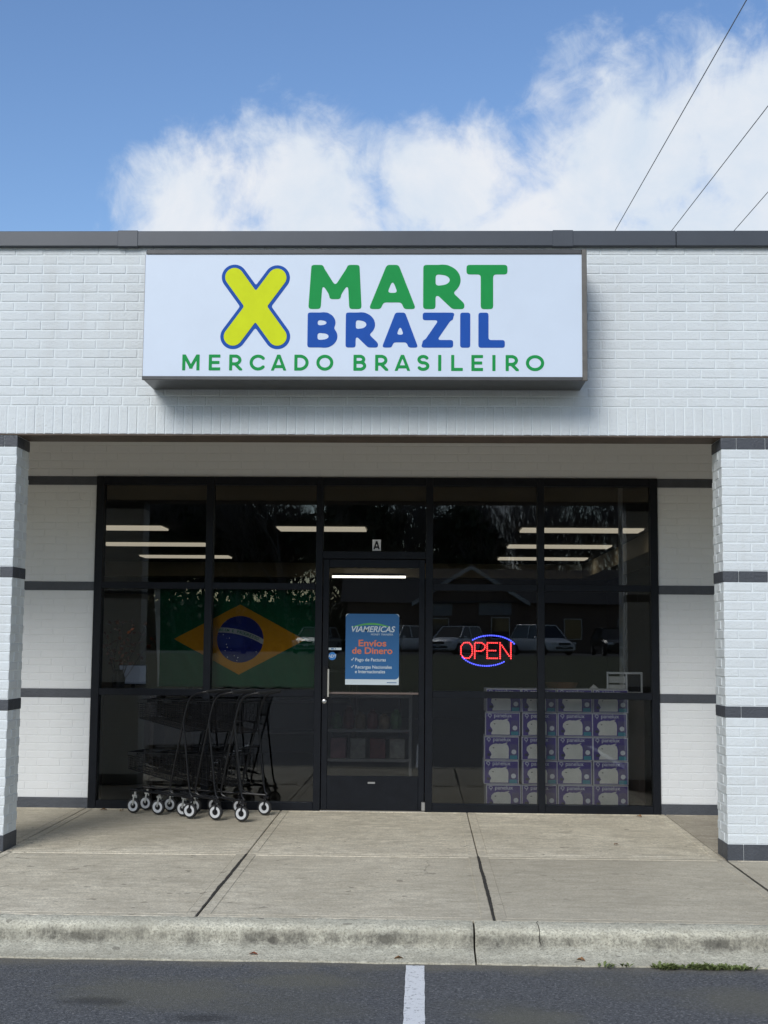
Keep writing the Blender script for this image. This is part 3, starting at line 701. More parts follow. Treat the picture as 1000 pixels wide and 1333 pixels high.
# unit letter plate over the door
YG = YB+.0297-.0012
pl = empty('unit_plate', (0,0,0), label='small white plate with a black letter A on the glass above the door', cat='sign')
k = MB(); k.box(-.203, -.128, YG-.001, YG, 2.272, 2.372); k.build('plate', M_WHITE, pl)
k = MB(); draw_glyph(k, 'A', -.194, -.137, 2.286, 2.358, .015, YG-.0022, .0008, 24, .05); k.build('lettering', M_BLACK, pl)
# poster on the door
YP = YB+.0110
po = empty('poster', (0,0,0), label='blue poster with white and orange Spanish text on the door glass', cat='poster')
M_PBLUE = mat('poster_blue', (.022,.13,.33), .4); M_PWHITE = mat('poster_white', (.62,.70,.74), .45); M_ORANGE = mat('poster_orange', (.75,.20,.08), .45); M_PGREEN = mat('poster_green', (.10,.42,.10), .45)
PX0, PX1, PZ0, PZ1 = -.432, .040, 1.090, 1.712
def rrect(x0, x1, z0, z1, r, corners, y):
    pts = []
    for (cx, cz, a0, kx) in ((x1-r, z1-r, 0, 'tr'), (x0+r, z1-r, 90, 'tl'), (x0+r, z0+r, 180, 'bl'), (x1-r, z0+r, 270, 'br')):
        if kx in corners: pts += [(cx+r*math.cos(rad(a0+i*15)), y, cz+r*math.sin(rad(a0+i*15))) for i in range(7)]
        else: pts.append((x1 if 'r' in kx else x0, y, z1 if 't' in kx else z0))
    return pts[::-1]
k = MB(); k.prism(rrect(PX0, PX1, PZ0, PZ1, .02, ('tr','tl'), YP-.0008), (0,.0008,0)); k.build('sheet', M_PWHITE, po)
k = MB(); k.prism(rrect(PX0, PX1, PZ0+.048, PZ1, .035, ('tr','tl','br'), YP-.0014), (0,.0005,0)); k.build('blue_panel', M_PBLUE, po)
YT = YP-.0022
mid = (PX0+PX1)/2
text('lettering', 'VIAMERICAS', .072, mid, 1.553, YT, M_PWHITE, po, off=.0014, shear=.25, boxw=.385)
text('lettering', 'MONEY TRANSFER', .024, mid+.085, 1.523, YT, M_PWHITE, po, boxw=.195)
text('lettering', 'Envíos', .080, mid, 1.428, YT, M_ORANGE, po, off=.0016, boxw=.245)
text('lettering', 'de Dinero', .080, mid, 1.362, YT, M_ORANGE, po, off=.0016, boxw=.355)
text('lettering', 'Pago de Facturas', .040, PX0+.085, 1.296, YT, M_PWHITE, po, off=.0006, align='LEFT', boxw=.270)
text('lettering', 'Recargas Nacionales', .040, PX0+.085, 1.232, YT, M_PWHITE, po, off=.0006, align='LEFT', boxw=.322)
text('lettering', 'e Internacionales', .040, PX0+.085, 1.192, YT, M_PWHITE, po, off=.0006, align='LEFT', boxw=.265)
for zz in (1.309, 1.245):
    k = MB(); c = PX0+.062
    k.prism([(c-.012,YT,zz+.002),(c-.004,YT,zz-.010),(c+.016,YT,zz+.016),(c+.012,YT,zz+.019),(c-.004,YT,zz-.001),(c-.009,YT,zz+.006)], (0,.0006,0)); k.build('check_mark', M_PWHITE, po)
k = MB(); top_, bot_ = [], []
for i in range(21):
    t = i/20; x = PX0+.055+t*.34; top_.append((x, YT, 1.598+.040*math.sin(math.pi*t*.92)-.01*t)); bot_.append((x, YT, 1.593+.026*math.sin(math.pi*t*.92)-.008*t))
for i in range(20): k.add([bot_[i], bot_[i+1], top_[i+1], top_[i]], [(0,1,2,3)])
k.build('green_swoosh', M_PGREEN, po)
k = MB(); k.box(PX1-.105, PX1-.02, YT, YT+.0004, PZ0+.017, PZ0+.023); k.build('fine_print', M_PBLUE, po)
st_ = empty('door_sticker', (0,0,0), label='round blue sticker at the left edge of the door glass', cat='sticker')
k = MB(); k.prism([(-.548+.035*math.cos(a*math.pi/12), YP-.001, 1.338+.035*math.sin(a*math.pi/12)) for a in range(24)][::-1], (0,.0008,0)); k.build('disc', mat('sticker_blue', (.03,.20,.55), .4), st_)
text('lettering', 'ADT', .036, -.548, 1.326, YP-.0018, M_PWHITE, st_, off=.0008)
st2 = empty('hours_sticker', (0,0,0), label='narrow white sticker just above the round blue sticker', cat='sticker')
k = MB(); k.box(-.588, -.468, YP-.001, YP, 1.392, 1.412); k.build('strip', M_PWHITE, st2)
k = MB(); k.box(-.560, -.535, YP-.002, YP-.0012, 1.397, 1.407); k.box(-.525, -.518, YP-.002, YP-.0012, 1.397, 1.407); k.build('printing', M_PBLUE, st2)

# LED OPEN sign hanging inside the window
op = empty('open_sign', (0, 0, 0), label='lit red OPEN sign inside a ring of blue lights', cat='open sign')
YO = YB+.060; M_LR = mat('red_led', (.6,.02,.03), .4, emis=(1,.05,.05), estr=3.6); M_LB = mat('blue_led', (.02,.03,.6), .4, emis=(.08,.10,1), estr=3.2)
def leds(mb, pts, sp, r, closed=False):
    P = [Vector(p) for p in pts] + ([Vector(pts[0])] if closed else []); L = [0]
    for a, b in zip(P[:-1], P[1:]): L.append(L[-1]+(b-a).length)
    n = max(1, round(L[-1]/sp)); cnt = n if closed else n+1
    for i in range(cnt):
        s_ = L[-1]*i/n; j = max(k_ for k_ in range(len(L)-1) if L[k_] <= s_+1e-9); t = (s_-L[j])/max(1e-9, L[j+1]-L[j]); p = P[j].lerp(P[j+1], t)
        mb.lathe((p.x, YO, p.y), (0,-1,0), [(-.003,r),(.004,r),(.007,r*.7),(.009,.0003)], 8)
lz0, lz1 = 1.330, 1.466; lh = lz1-lz0
LET = [('O', [[(.0,.25),(.0,.75),(.22,1),(.62,1),(.84,.75),(.84,.25),(.62,0),(.22,0)]], .587, .118, True),
       ('P', [[(0,0),(0,1),(.55,1),(.8,.85),(.8,.62),(.55,.46),(0,.46)]], .708, .112, False),
       ('E', [[(0,0),(0,1),(.8,1)],[(.16,.5),(.66,.5)],[(.16,0),(.8,0)]], .818, .110, False),
       ('N', [[(0,0),(0,1)],[(.14,.84),(.70,.16)],[(.84,0),(.84,1)]], .932, .112, False)]
for nm, pls, x0, wd, cl in LET:
    mb = MB()
    for pl_ in pls: leds(mb, [(x0+a*wd, lz0+b*lh) for a, b in pl_], .0178, .0064, cl)
    o = mb.build('led_letter', M_LR, op); o['label'] = 'red dotted letter '+nm
ea, eb = .229, .134
for a0, a1, ctr in ((28, 135, (.853, 1.397)), (207, 314, (.805, 1.397))):
    mb = MB(); leds(mb, [(ctr[0]+ea*math.cos(rad(a0+(a1-a0)*i/40)), ctr[1]+eb*math.sin(rad(a0+(a1-a0)*i/40))) for i in range(41)], .0195, .0068); mb.build('led_arc', M_LB, op)
k = MB(); k.box(.57, 1.055, YO+.004, YO+.012, 1.32, 1.474, .002); k.prism([(.83+.235*math.cos(a*math.pi/16), YO+.0045, 1.397+.146*math.sin(a*math.pi/16)) for a in range(32)][::-1], (0,.006,0)); k.build('backing', mat('clear_black_acrylic', (.006,.006,.008), .2), op)
for x in (.72, .96): k = MB(); k.tube([(x,YO+.008,1.52),(x,YO+.02,1.93)], .0015, 5); k.build('cord', M_BLACK, op)

# ------------------------------------------------------------------ flag
def flag_mat():
    q = NT('flag_cloth'); x, y, z = q.xyz()
    cx, cz = -1.385, 1.478
    ax_ = q.math('DIVIDE', q.math('ABSOLUTE', q.math('SUBTRACT', x, cx)), .585); bz = q.math('DIVIDE', q.math('ABSOLUTE', q.math('SUBTRACT', z, cz)), .312)
    dia = q.math('LESS_THAN', q.math('ADD', ax_, bz), 1.0)
    ddx = q.math('SUBTRACT', x, cx+.005); ddz = q.math('SUBTRACT', z, cz+.002)
    rr = q.math('ADD', q.math('MULTIPLY', ddx, ddx), q.math('MULTIPLY', ddz, ddz)); circ = q.math('LESS_THAN', rr, .207**2)
    ex = q.math('SUBTRACT', x, -1.548); ez = q.math('SUBTRACT', z, .833); er = q.math('SQRT', q.math('ADD', q.math('MULTIPLY', ex, ex), q.math('MULTIPLY', ez, ez)))
    band = q.math('MULTIPLY', circ, q.math('MULTIPLY', q.math('GREATER_THAN', er, .706), q.math('LESS_THAN', er, .750)))
    st = q.n('ShaderNodeTexVoronoi'); st.inputs['Scale'].default_value = 24; q.L(q.pos, st.inputs['Vector'])
    star = q.math('MULTIPLY', q.math('LESS_THAN', st.outputs['Distance'], .13), q.math('LESS_THAN', er, .69))
    col = q.mix(dia, (.005, .085, .036), (.50, .22, .010)); col = q.mix(circ, col, (.010, .016, .13)); col = q.mix(q.math('MULTIPLY', star, circ), col, (.5,.5,.55)); col = q.mix(band, col, (.33,.33,.32))
    col = q.mix(q.mr(x, -2.105, -2.10, 1, 0), col, (.45, .45, .42))
    q.L(col, q.b.inputs['Base Color']); q.b.inputs['Roughness'].default_value = .8; q.b.inputs['Specular IOR Level'].default_value = .15; q.bump(q.noise(3.5, 3, .5, stretch=(1, 1, .4)), .6, .05); return q.m
fl = empty('flag', (0,0,0), label='green flag with yellow diamond and blue disc hung behind the left window', cat='flag')
k = MB(); nx, nz = 90, 40; base = 0; V = []; F = []
for j in range(nz+1):
    for i in range(nx+1):
        u, v = i/nx, j/nz; xl = -2.165+.055*(1-v); x = xl+(-.665-xl)*u; z = 1.055+.89*v - .012*math.sin(u*math.pi*3)*v
        yy = YB+.115+.013*math.sin(u*19+v*3)+.009*math.sin(u*37+v*11)*(1.2-v)+.012*math.sin(v*5+u*7); V.append((x, yy, z))
for j in range(nz):
    for i in range(nx): a = j*(nx+1)+i; F.append((a, a+1, a+nx+2, a+nx+1))
k.add(V, F); clo = k.build('cloth', flag_mat(), fl, True)
md = clo.modifiers.new('thickness', 'SOLIDIFY'); md.thickness = .002
motto = 'ORDEM E PROGRESSO'
M_GT = mat('motto_green', (.01,.12,.05), .6)
for i, ch in enumerate(motto):
    if ch == ' ': continue
    a = rad(92.3 - i*1.78); x = -1.548+.717*math.cos(a); z = .833+.717*math.sin(a)
    u = (x+2.13)/1.47; v = (z-1.055)/.89; ys_f = YB+.115+.013*math.sin(u*19+v*3)+.009*math.sin(u*37+v*11)*(1.2-v)+.012*math.sin(v*5+u*7)
    text('motto_letter', ch, .034, x, z, ys_f-.004, M_GT, fl, off=.0006, rot=a-math.pi/2)
# ------------------------------------------------------------------ printed cartons
M_PURP = mat('carton_purple', (.085,.045,.29), .45, var=.12, vscale=5); M_CART = mat('carton_edge_white', (.72,.70,.74), .55, var=.1); M_POT = mat('carton_pot_print', (.90,.87,.78), .45, var=.10, vscale=9)
M_TEAL = mat('carton_teal', (.06,.33,.42), .45); M_CWH = mat('carton_white_print', (.9,.9,.92), .45); M_DKPR = mat('carton_dark_print', (.05,.045,.06), .5); M_LAV = mat('carton_mid_purple', (.13,.10,.26), .45)
BW, BH2, BD = .311, .209, .30
cb = empty('carton', (0,0,0), cat='carton', group='printed cartons stacked in the window')
cb['label'] = 'x'
k = MB(); k.box(-BW/2, BW/2, 0, BD, .001, BH2-.001, .004); body = k.build('box', M_CART, cb)
k = MB(); k.box(-BW/2+.009, BW/2-.009, -.0012, .001, .008, BH2-.010); pan = k.build('front_print', M_PURP, cb)
def flatpoly(pts, y, m, name, par):
    k_ = MB(); k_.prism([(a, y, b) for a, b in pts], (0,.0004,0)); return k_.build(name, m, par)
potpts = [(-.100,.014),(.062,.014),(.064,.10),(.056,.128),(.040,.142),(.018,.146),(.002,.134),(-.010,.130),(-.020,.140),(-.050,.145),(-.085,.136),(-.108,.115),(-.112,.088),(-.098,.070),(-.088,.050),(-.10,.030)]
k = MB()
n_ = len(potpts); cxx = sum(p[0] for p in potpts)/n_; czz = sum(p[1] for p in potpts)/n_
k.add([(cxx,-.0018,czz)]+[(a,-.0018,b) for a, b in potpts], [(0, i+1, (i+1)%n_+1) for i in range(n_)]); k.build('pot_picture', M_POT, pan)
k = MB()
k.prism([(-.112+.017*math.cos(a*math.pi/6), -.0022, .048+.013*math.sin(a*math.pi/6)) for a in range(12)][::-1], (0,.0003,0))
k.build('shadow_picture', M_DKPR, pan)
k = MB(); k.prism([(-.072+.008*math.cos(a*math.pi/6), -.0030, .108+.004*math.sin(a*math.pi/6)) for a in range(12)][::-1], (0,.0003,0))
k.build('knob_picture', M_DKPR, pan)
k = MB(); k.prism([(-.022,-.0028,.135),(0,-.0028,.128),(.052,-.0028,.150),(.050,-.0028,.155),(.0,-.0028,.141),(-.02,-.0028,.146)][::-1], (0,.0003,0)); k.build('handle_picture', M_POT, pan)
k = MB(); k.box(.072, .139, -.0020, -.0013, .010, .042); k.build('teal_patch', M_TEAL, pan)
k = MB(); k.box(.072, .139, -.0019, -.0013, .043, .140); k.build('blue_patch', M_LAV, pan)
k = MB(); k.prism([(.108+.021*math.cos(a*math.pi/10), -.0026, .073+.021*math.sin(a*math.pi/10)) for a in range(20)][::-1], (0,.0004,0)); k.build('round_badge', M_CWH, pan)
text('lettering', 'panelux', .050, -.078, .166, -.0022, M_CWH, pan, off=.0003, align='LEFT', boxw=.158)
k = MB()
th_ = [(-.115+.015*math.cos(rad(a)), .182+.013*math.sin(rad(a))) for a in range(-60, 215, 25)]
k.tube([(a, -.0022, b) for a, b in th_]+[(-.118,-.0022,.172),(-.108,-.0022,.166),(-.116,-.0022,.158)], .0032, 5); k.build('swirl_logo', M_CWH, pan)
k = MB(); k.box(.090, .132, -.0022, -.0016, .178, .184); k.build('small_print', M_LAV, pan)
colname = ['leftmost column', 'second column from the left', 'second column from the right', 'rightmost column']
rowname = ['bottom one', 'second up', 'middle one', 'fourth up', 'top one']
CX = [.968, 1.285, 1.600, 1.915]
for c_ in range(4):
    for r_ in range(5):
        jx, jy = random.uniform(-.007,.007), random.uniform(0,.022); loc = (CX[c_]+jx-(.012 if r_ in (1,2) and c_ == 0 else 0), YB+.19+jy+c_*.006, .012+r_*BH2*1.006)
        rz = rad(random.uniform(-2.6, 2.2)); lab = 'purple cookware carton, %s of the %s' % (rowname[r_], colname[c_])
        if c_ == 0 and r_ == 0: cb.location = loc; cb.rotation_euler = (0,0,rz); cb['label'] = lab
        else: copy_tree(cb, None, loc, rz, lab)

# ------------------------------------------------------------------ shopping carts
def make_cart():
    e = empty('shopping_cart', (0,0,0), cat='shopping cart', group='nested shopping carts by the window')
    # local axes: -x forward (towards the left of the picture), y across, z up; rear axle at x = 0
    def hw(x): return .215 + (.125-.215)*min(1, max(0, -x/.60))
    fr = MB(); T = .0085
    for s in (-1, 1):
        yb = s*.222; yk = s*.225
        fr.tube([(.02,yb,.175),(.0,yb,.20),(-.012,yb,.25),(-.055,yk,.60),(-.078,yk,.790)], T, 8)              # rear leg up to the kink
        fr.tube([(-.078,yk,.790),(-.060,yk,.87),(-.035,yk,.955),(-.012,yk,.995),(.030,yk,1.020),(.095,yk,1.035),(.125,yk*.96,1.04)], T, 8)
        fr.tube([(-.078,yk,.785),(-.125,s*.212,.60),(-.205,s*.195,.245),(-.200,s*.192,.205),(-.16,s*.195,.185),(-.06,s*.215,.168),(.01,yb,.165)], T, 8)
        fr.tube([(.01,yb,.168),(-.20,s*.188,.176),(-.56,s*.115,.192),(-.63,s*.105,.196)], T, 8)               # base rail
    for x in (-.63, -.42, -.21): fr.tube([(x,-hw(x)+.02,.19),(x,hw(x)-.02,.19)], T*.9, 8)
    fr.tube([(-.055,-.222,.58),(-.055,.222,.58)], T*.6, 6)
    fr.build('frame', M_WIRE, e, True)
    h = MB(); h.tube([(.125,-.216,1.04),(.130,-.20,1.042),(.130,.20,1.042),(.125,.216,1.04)], .0135, 10); h.build('handle', M_TYRE, e, True)
    def basket(name, xf, xr, zt, zbf, zbr, wf, wr, pitch):
        b = MB(); r = .0019; R_ = .0042
        def P(t, v, lev):      # t 0 front..1 rear, v -1..1, lev 0 bottom..1 top
            x = xf+(xr-xf)*t; zb = zbf+(zbr-zbf)*t; wd = (wf+(wr-wf)*t)*(.90+.10*lev); return (x, v*wd, zb+(zt-zb)*lev)
        b.tube([P(0,-1,1),P(1,-1,1),P(1,1,1),P(0,1,1),P(0,-1,1)], R_, 6)
        b.tube([P(0,-1,0),P(1,-1,0),P(1,1,0),P(0,1,0),P(0,-1,0)], R_, 6)
        nl = 9
        for i in range(1, nl): lv = i/nl; b.tube([P(1,-1,lv),P(0,-1,lv),P(0,1,lv),P(1,1,lv)], r, 4)
        nb_ = int((xr-xf)/pitch)
        for i in range(nb_+1):
            t = i/nb_; b.tube([P(t,-1,1),P(t,-1,0),P(t,1,0),P(t,1,1)], r, 4)
        for i in range(1, 9): v = -1+2*i/9; b.tube([P(0,v,1),P(0,v,0),P(1,v,0)], r, 4)
        b.obox((xf-.004, 0, zt-.010), (.006, wf*1.5, .030)); b.obox((xf+.045, -P(.08,1,1)[1]-.004, zt-.013), (.09, .006, .026))
        b.build(name, M_WIRE, e)
    basket('upper_basket', -.545, -.050, .960, .805, .705, .165, .205, .035)
    basket('lower_basket', -.640, -.115, .515, .375, .268, .150, .192, .035)
    s_ = MB(); 
    for i in range(9): v = -.18+.36*i/8; s_.tube([(-.06, v, .955), (-.045, v, .80), (-.16, v, .79)], .0024, 4)
    s_.tube([(-.16,-.18,.79),(-.16,.18,.79)], .0045, 5); s_.build('child_seat', M_WIRE, e)
    for (x, y, front) in ((-.60,-.105,1), (-.60,.105,1), (0,-.222,0), (0,.222,0)):
        c = MB(); c.obox((x+.012, y, .148), (.045,.036,.018), ch=.003); c.obox((x+.006, y-.0215, .104), (.015,.003,.086), ry=.15); c.obox((x+.006, y+.0215, .104), (.015,.003,.086), ry=.15); c.cyl((x+.012,y,.14),(x+.012,y,.18),.010,10)
        cas = c.build('caster_fork', M_ZINC if front else M_BLACK, e)
        t = MB(); cen = (x, y, .0625)
        t.lathe(cen, (0,1,0), [(-.0150,.0445),(-.0165,.050),(-.013,.0595),(-.004,.0625),(.004,.0625),(.013,.0595),(.0165,.050),(.0150,.0445)], 28); t.build('tyre', M_TYRE, cas, True)
        t = MB(); t.lathe(cen, (0,1,0), [(-.0120,.024),(-.0165,.0265),(-.0150,.034),(-.0165,.0445),(-.0150,.0465),(.0150,.0465),(.0165,.0445),(.0150,.034),(.0165,.0265),(.0120,.024)], 28); t.build('wheel_rim', M_GREYWHEEL, cas, True)
        t = MB(); t.lathe(cen, (0,1,0), [(-.024,.0005),(-.024,.006),(-.0125,.010),(-.0115,.025),(.0115,.025),(.0125,.010),(.024,.006),(.024,.0005)], 14); t.build('hub', M_BLACK, cas, True)
    return e
cart = make_cart()
RZ = math.atan2(-.31, .95)
CL = ['black two-basket shopping cart at the left end of the nested row', 'black shopping cart in the middle of the nested row', 'black shopping cart at the right end of the row, nearest the door']
for i in range(3):
    loc = (-1.605+.226*i, 1.944-.078*i, -.002-.0003*i)
    if i == 0: cart.location = loc; cart.rotation_euler = (0,0,RZ); cart['label'] = CL[0]
    else: copy_tree(cart, None, loc, RZ, CL[i])

# ------------------------------------------------------------------ things inside the shop
def shelf(x0, x1, y, zs, dep, label, m, back=None):
    e = empty('store_shelf', ((x0+x1)/2, y, 0), label=label, cat='shelf'); w_ = (x1-x0)/2
    for z in zs: k = MB(); k.box(-w_, w_, 0, dep, z-.02, z+.01, .003); k.build('shelf_board', m, e)
    for x in (-w_-.03, w_): k = MB(); k.box(x, x+.03, -.01, dep+.01, 0, max(zs)+.03, .003); k.build('side_panel', m, e)
    if back: k = MB(); k.box(-w_, w_, dep+.012, dep+.03, 0, max(zs)+.03); k.build('back_panel', back, e)
    return e
M_SH = mat('shelf_grey', (.24,.225,.21), .5, var=.1)
shelf(-.66, .12, 3.5, [.34, .62, .95], .5, 'low display rack of goods just inside the door', M_SH)
gm = [mat('goods_%s' % n, c, .5, var=.35, vscale=18) for n, c in (('red',(.14,.03,.025)),('tan',(.20,.14,.08)),('cream',(.26,.24,.20)),('green',(.08,.16,.06)),('pink',(.20,.08,.09)),('dark',(.05,.04,.04)))]
names = ['dark red','tan','cream','dark green','pink','dark']
def goods(x, y, z, w_, d_, h_, mi, label, cat='packet', bag=False):
    k = MB()
    if bag:
        k.lathe((x,y,z), (0,0,1), [(0,.001),(0,w_*.42),(h_*.3,w_*.5),(h_*.75,w_*.44),(h_*.92,w_*.18),(h_,w_*.24),(h_,.001)], 10)
    else: k.box(x-w_/2, x+w_/2, y, y+d_, z, z+h_, .006)
    o = k.build('grocery_bag' if bag else 'grocery_box', gm[mi]); tag(o, label, cat, 'groceries on the display rack inside the door')
pos = ['first','second','third','fourth','fifth','sixth']
for i in range(4):
    mi = [4,2,0,2][i]; goods(-.56+.19*i, 3.52, .351, .15, .18, .19, mi, '%s grocery box, %s from the left on the lower rack shelf' % (names[mi], pos[i]), 'box')
for i in range(6):
    mi = [3,0,1,0,1,3][i]; goods(-.58+.115*i, 3.60, .631, .115, .10, random.uniform(.14,.22), mi, '%s grocery bag, %s from the left on the middle rack shelf' % (names[mi], pos[i]), 'bag', True)
shelf(-.70, -.10, 10.5, [.4, .9, 1.35, 1.8], .5, 'tall pale shelving unit deep inside, seen behind the poster', M_SH, M_INWALL)
k = MB(); k.box(-3.3, -2.18, 4.3, 4.42, 0, 1.95, .01); tag(k.build('partition_panel', M_INWALL), 'beige partition panel behind the lower left window', 'partition')
ds = empty('desk', (-2.45, 2.75, 0), label='dark desk behind the lower left window', cat='desk')
k = MB(); k.box(-.35, .30, -.2, .35, .98, 1.015, .004); k.build('desk_top', M_DKWOOD, ds)
for x in (-.33, .25):
    k = MB(); k.box(x, x+.04, -.18, .33, 0, .979, .003); k.build('leg', M_DKWOOD, ds)
mo_ = empty('monitor', (-2.40, 2.75, 1.016), label='small grey screen standing on the desk at far left', cat='screen')
k = MB(); k.box(-.13, .13, -.012, .012, .045, .225, .004); k.build('casing', M_BLACK, mo_)
k = MB(); k.box(-.122, .122, -.0155, -.0125, .053, .218); k.build('display', mat('screen_grey_blue', (.16,.18,.23), .3, emis=(.3,.38,.55), estr=.07), mo_)
k = MB(); k.box(-.06, .06, -.04, .05, 0, .008, .002); k.box(-.015, .015, .0125, .028, .008, .12); k.build('stand', M_BLACK, mo_)
# dried autumn branches
pt = empty('dried_branches', (-2.50, 2.62, 0), label='red-brown dried leafy branches at the left window edge', cat='plant')
M_RLEAF = mat('dried_leaf_red', (.22,.06,.02), .7, var=.4, vscale=25)
br, lf = MB(), MB(); random.seed(11)
for i in range(9):
    a = random.uniform(0, 6.28); p = Vector((0,0,1.02)); dirn = Vector((math.cos(a)*.32, math.sin(a)*.2, 1)).normalized(); pts = [p.copy()]
    for s_i in range(7):
        dirn = (dirn+Vector((random.uniform(-.25,.25), random.uniform(-.2,.2), random.uniform(-.1,.1)))).normalized(); p = p+dirn*.09; pts.append(p.copy())
        if s_i > 1:
            for q in range(3):
                n_v = Vector((random.uniform(-1,1), random.uniform(-1,.4), random.uniform(-.6,.6))).normalized(); l = random.uniform(.035,.065)
                sdv = n_v.cross(Vector((random.uniform(-1,1),random.uniform(-1,1),1))).normalized()*l*.35
                lf.add([p, p+n_v*l*.5+sdv, p+n_v*l, p+n_v*l*.5-sdv], [(0,1,2,3)])
    br.tube(pts, [.004-.0004*i_ for i_ in range(len(pts))], 5)
br.build('stems', M_DKWOOD, pt); lf.build('leaves', M_RLEAF, pt)
k = MB(); k.lathe((0,0,1.017), (0,0,1), [(0,.001),(0,.05),(.10,.06),(.17,.035),(.18,.04)], 16); k.build('vase', M_BLACK, pt, True)
# counter at right with a framed card, a folded card and baskets
ct = empty('counter', (1.75, 3.0, 0), label='dark counter behind the right-hand window', cat='counter')
k = MB(); k.box(-.45, .55, -.2, .45, .97, 1.01, .005); k.build('counter_top', M_DKWOOD, ct)
k = MB(); k.box(-.42, .52, -.16, .42, 0, .969, .005); k.build('cabinet', M_DKWOOD, ct)
fc = empty('framed_display', (2.085, 2.80, 1.011), rad(-6), label='white framed display case on the counter at far right', cat='display')
k = MB()
for a, b, c_, d_ in ((-.16,.16,.005,.022),(-.16,.16,.182,.20),(-.16,-.145,.0225,.1815),(.145,.16,.0225,.1815),(.012,.024,.0225,.1815)): k.box(a, b, -.01, .10, c_, d_, .002)
k.build('frame', M_WHITE, fc)
k = MB(); k.box(-.143, .010, .02, .09, .024, .085, .004); k.box(-.143, .010, .02, .09, .10, .160, .004); k.build('drawers', M_OFFW, fc)
k = MB(); k.box(.026, .143, .01, .09, .024, .18, .004); k.build('dark_screen', M_BLACK, fc)
k = MB(); k.prism([(1.70,2.72,1.012),(1.90,2.72,1.012),(1.80,2.76,1.10)], (0,.006,0)); tag(k.build('folded_card', M_OFFW), 'folded white card on the counter left of the framed display', 'card')
bk_ = MB(); random.seed(5)
bk_.lathe((1.52,2.85,1.012), (0,0,1), [(0,.001),(0,.10),(.09,.15),(.10,.155),(.09,.145),(.012,.09),(.012,.001)], 20); 
tag(bk_.build('wicker_basket', mat('wicker', (.16,.07,.03), .7, bump=.6, bscale=90, var=.3), smooth=True), 'brown basket on the counter behind the right-hand window', 'basket')
k = MB(); k.cyl((2.135, 3.3, 0), (2.135, 3.3, 3.0), .022, 12); tag(k.build('reflected_pole', M_OFFW), 'thin pale pole behind the far right window, standing in for a reflection', 'pole')  # set inside the shop in place of a post's reflection in the glass
for i in range(4):
    x0 = [-5.4, -2.7, .9, 1.9][i]
    if i in (0, 1): shelf(x0, x0+2.0, 6.5+i*1.4, [.3,.7,1.1,1.5], .45, ['long grey shelving unit behind the far left windows', 'grey shelving unit behind the flag'][i], M_SH, M_INWALL2)

# ------------------------------------------------------------------ overhead wires with their poles
M_CABLE = mat('dark_cable', (.15,.15,.16), .6)
M_WOODP = mat('pole_wood', (.13,.10,.075), .9, bump=.5, bscale=20, var=.3, stretch=(1,1,.1))
WZ = 1.4458+10
WL_ = [(5.229, 10.48, -.0316, 'longest overhead wire, running up to the top edge of the sky'), (6.614, 14.58, -.052, 'middle overhead wire at the upper right'), (7.828, 19.30, -.037, 'shortest overhead wire, at the right edge of the sky')]
wx = lambda q, y: q[0]+q[2]*(y-q[1])
for q in WL_:
    k = MB(); k.tube([(wx(q, y), y, WZ-.0022*0) for y in range(-28, 81, 2)], .0085, 6); tag(k.build('overhead_wire', M_CABLE), q[3], 'wire', 'overhead wires above the roof')
for yp, lab in ((-28, 'wooden utility pole across the lot, carrying the wires'), (80, 'wooden utility pole far behind the shop, carrying the wires')):
    X3 = [wx(q, yp) for q in WL_]; xm = sum(X3)/3+.25
    e = empty('utility_pole', (xm, yp, gz(yp)), label=lab, cat='utility pole'); g0 = gz(yp)
    k = MB(); k.tube([(0,0,0),(0,0,WZ-g0+.6)], [.15,.11], 14); k.build('pole', M_WOODP, e, True)
    k = MB(); k.box(min(X3)-xm-.2, max(X3)-xm+.2, -.25, -.14, WZ-g0-.26, WZ-g0-.14, .01); k.build('crossarm', M_WOODP, e)
    for x in X3: k = MB(); k.lathe((x-xm,-.19,WZ-g0-.139), (0,0,1), [(0,.03),(.05,.045),(.08,.02),(.12,.03),(.135,.001)], 10); k.build('insulator', M_GREYWHEEL, e, True)

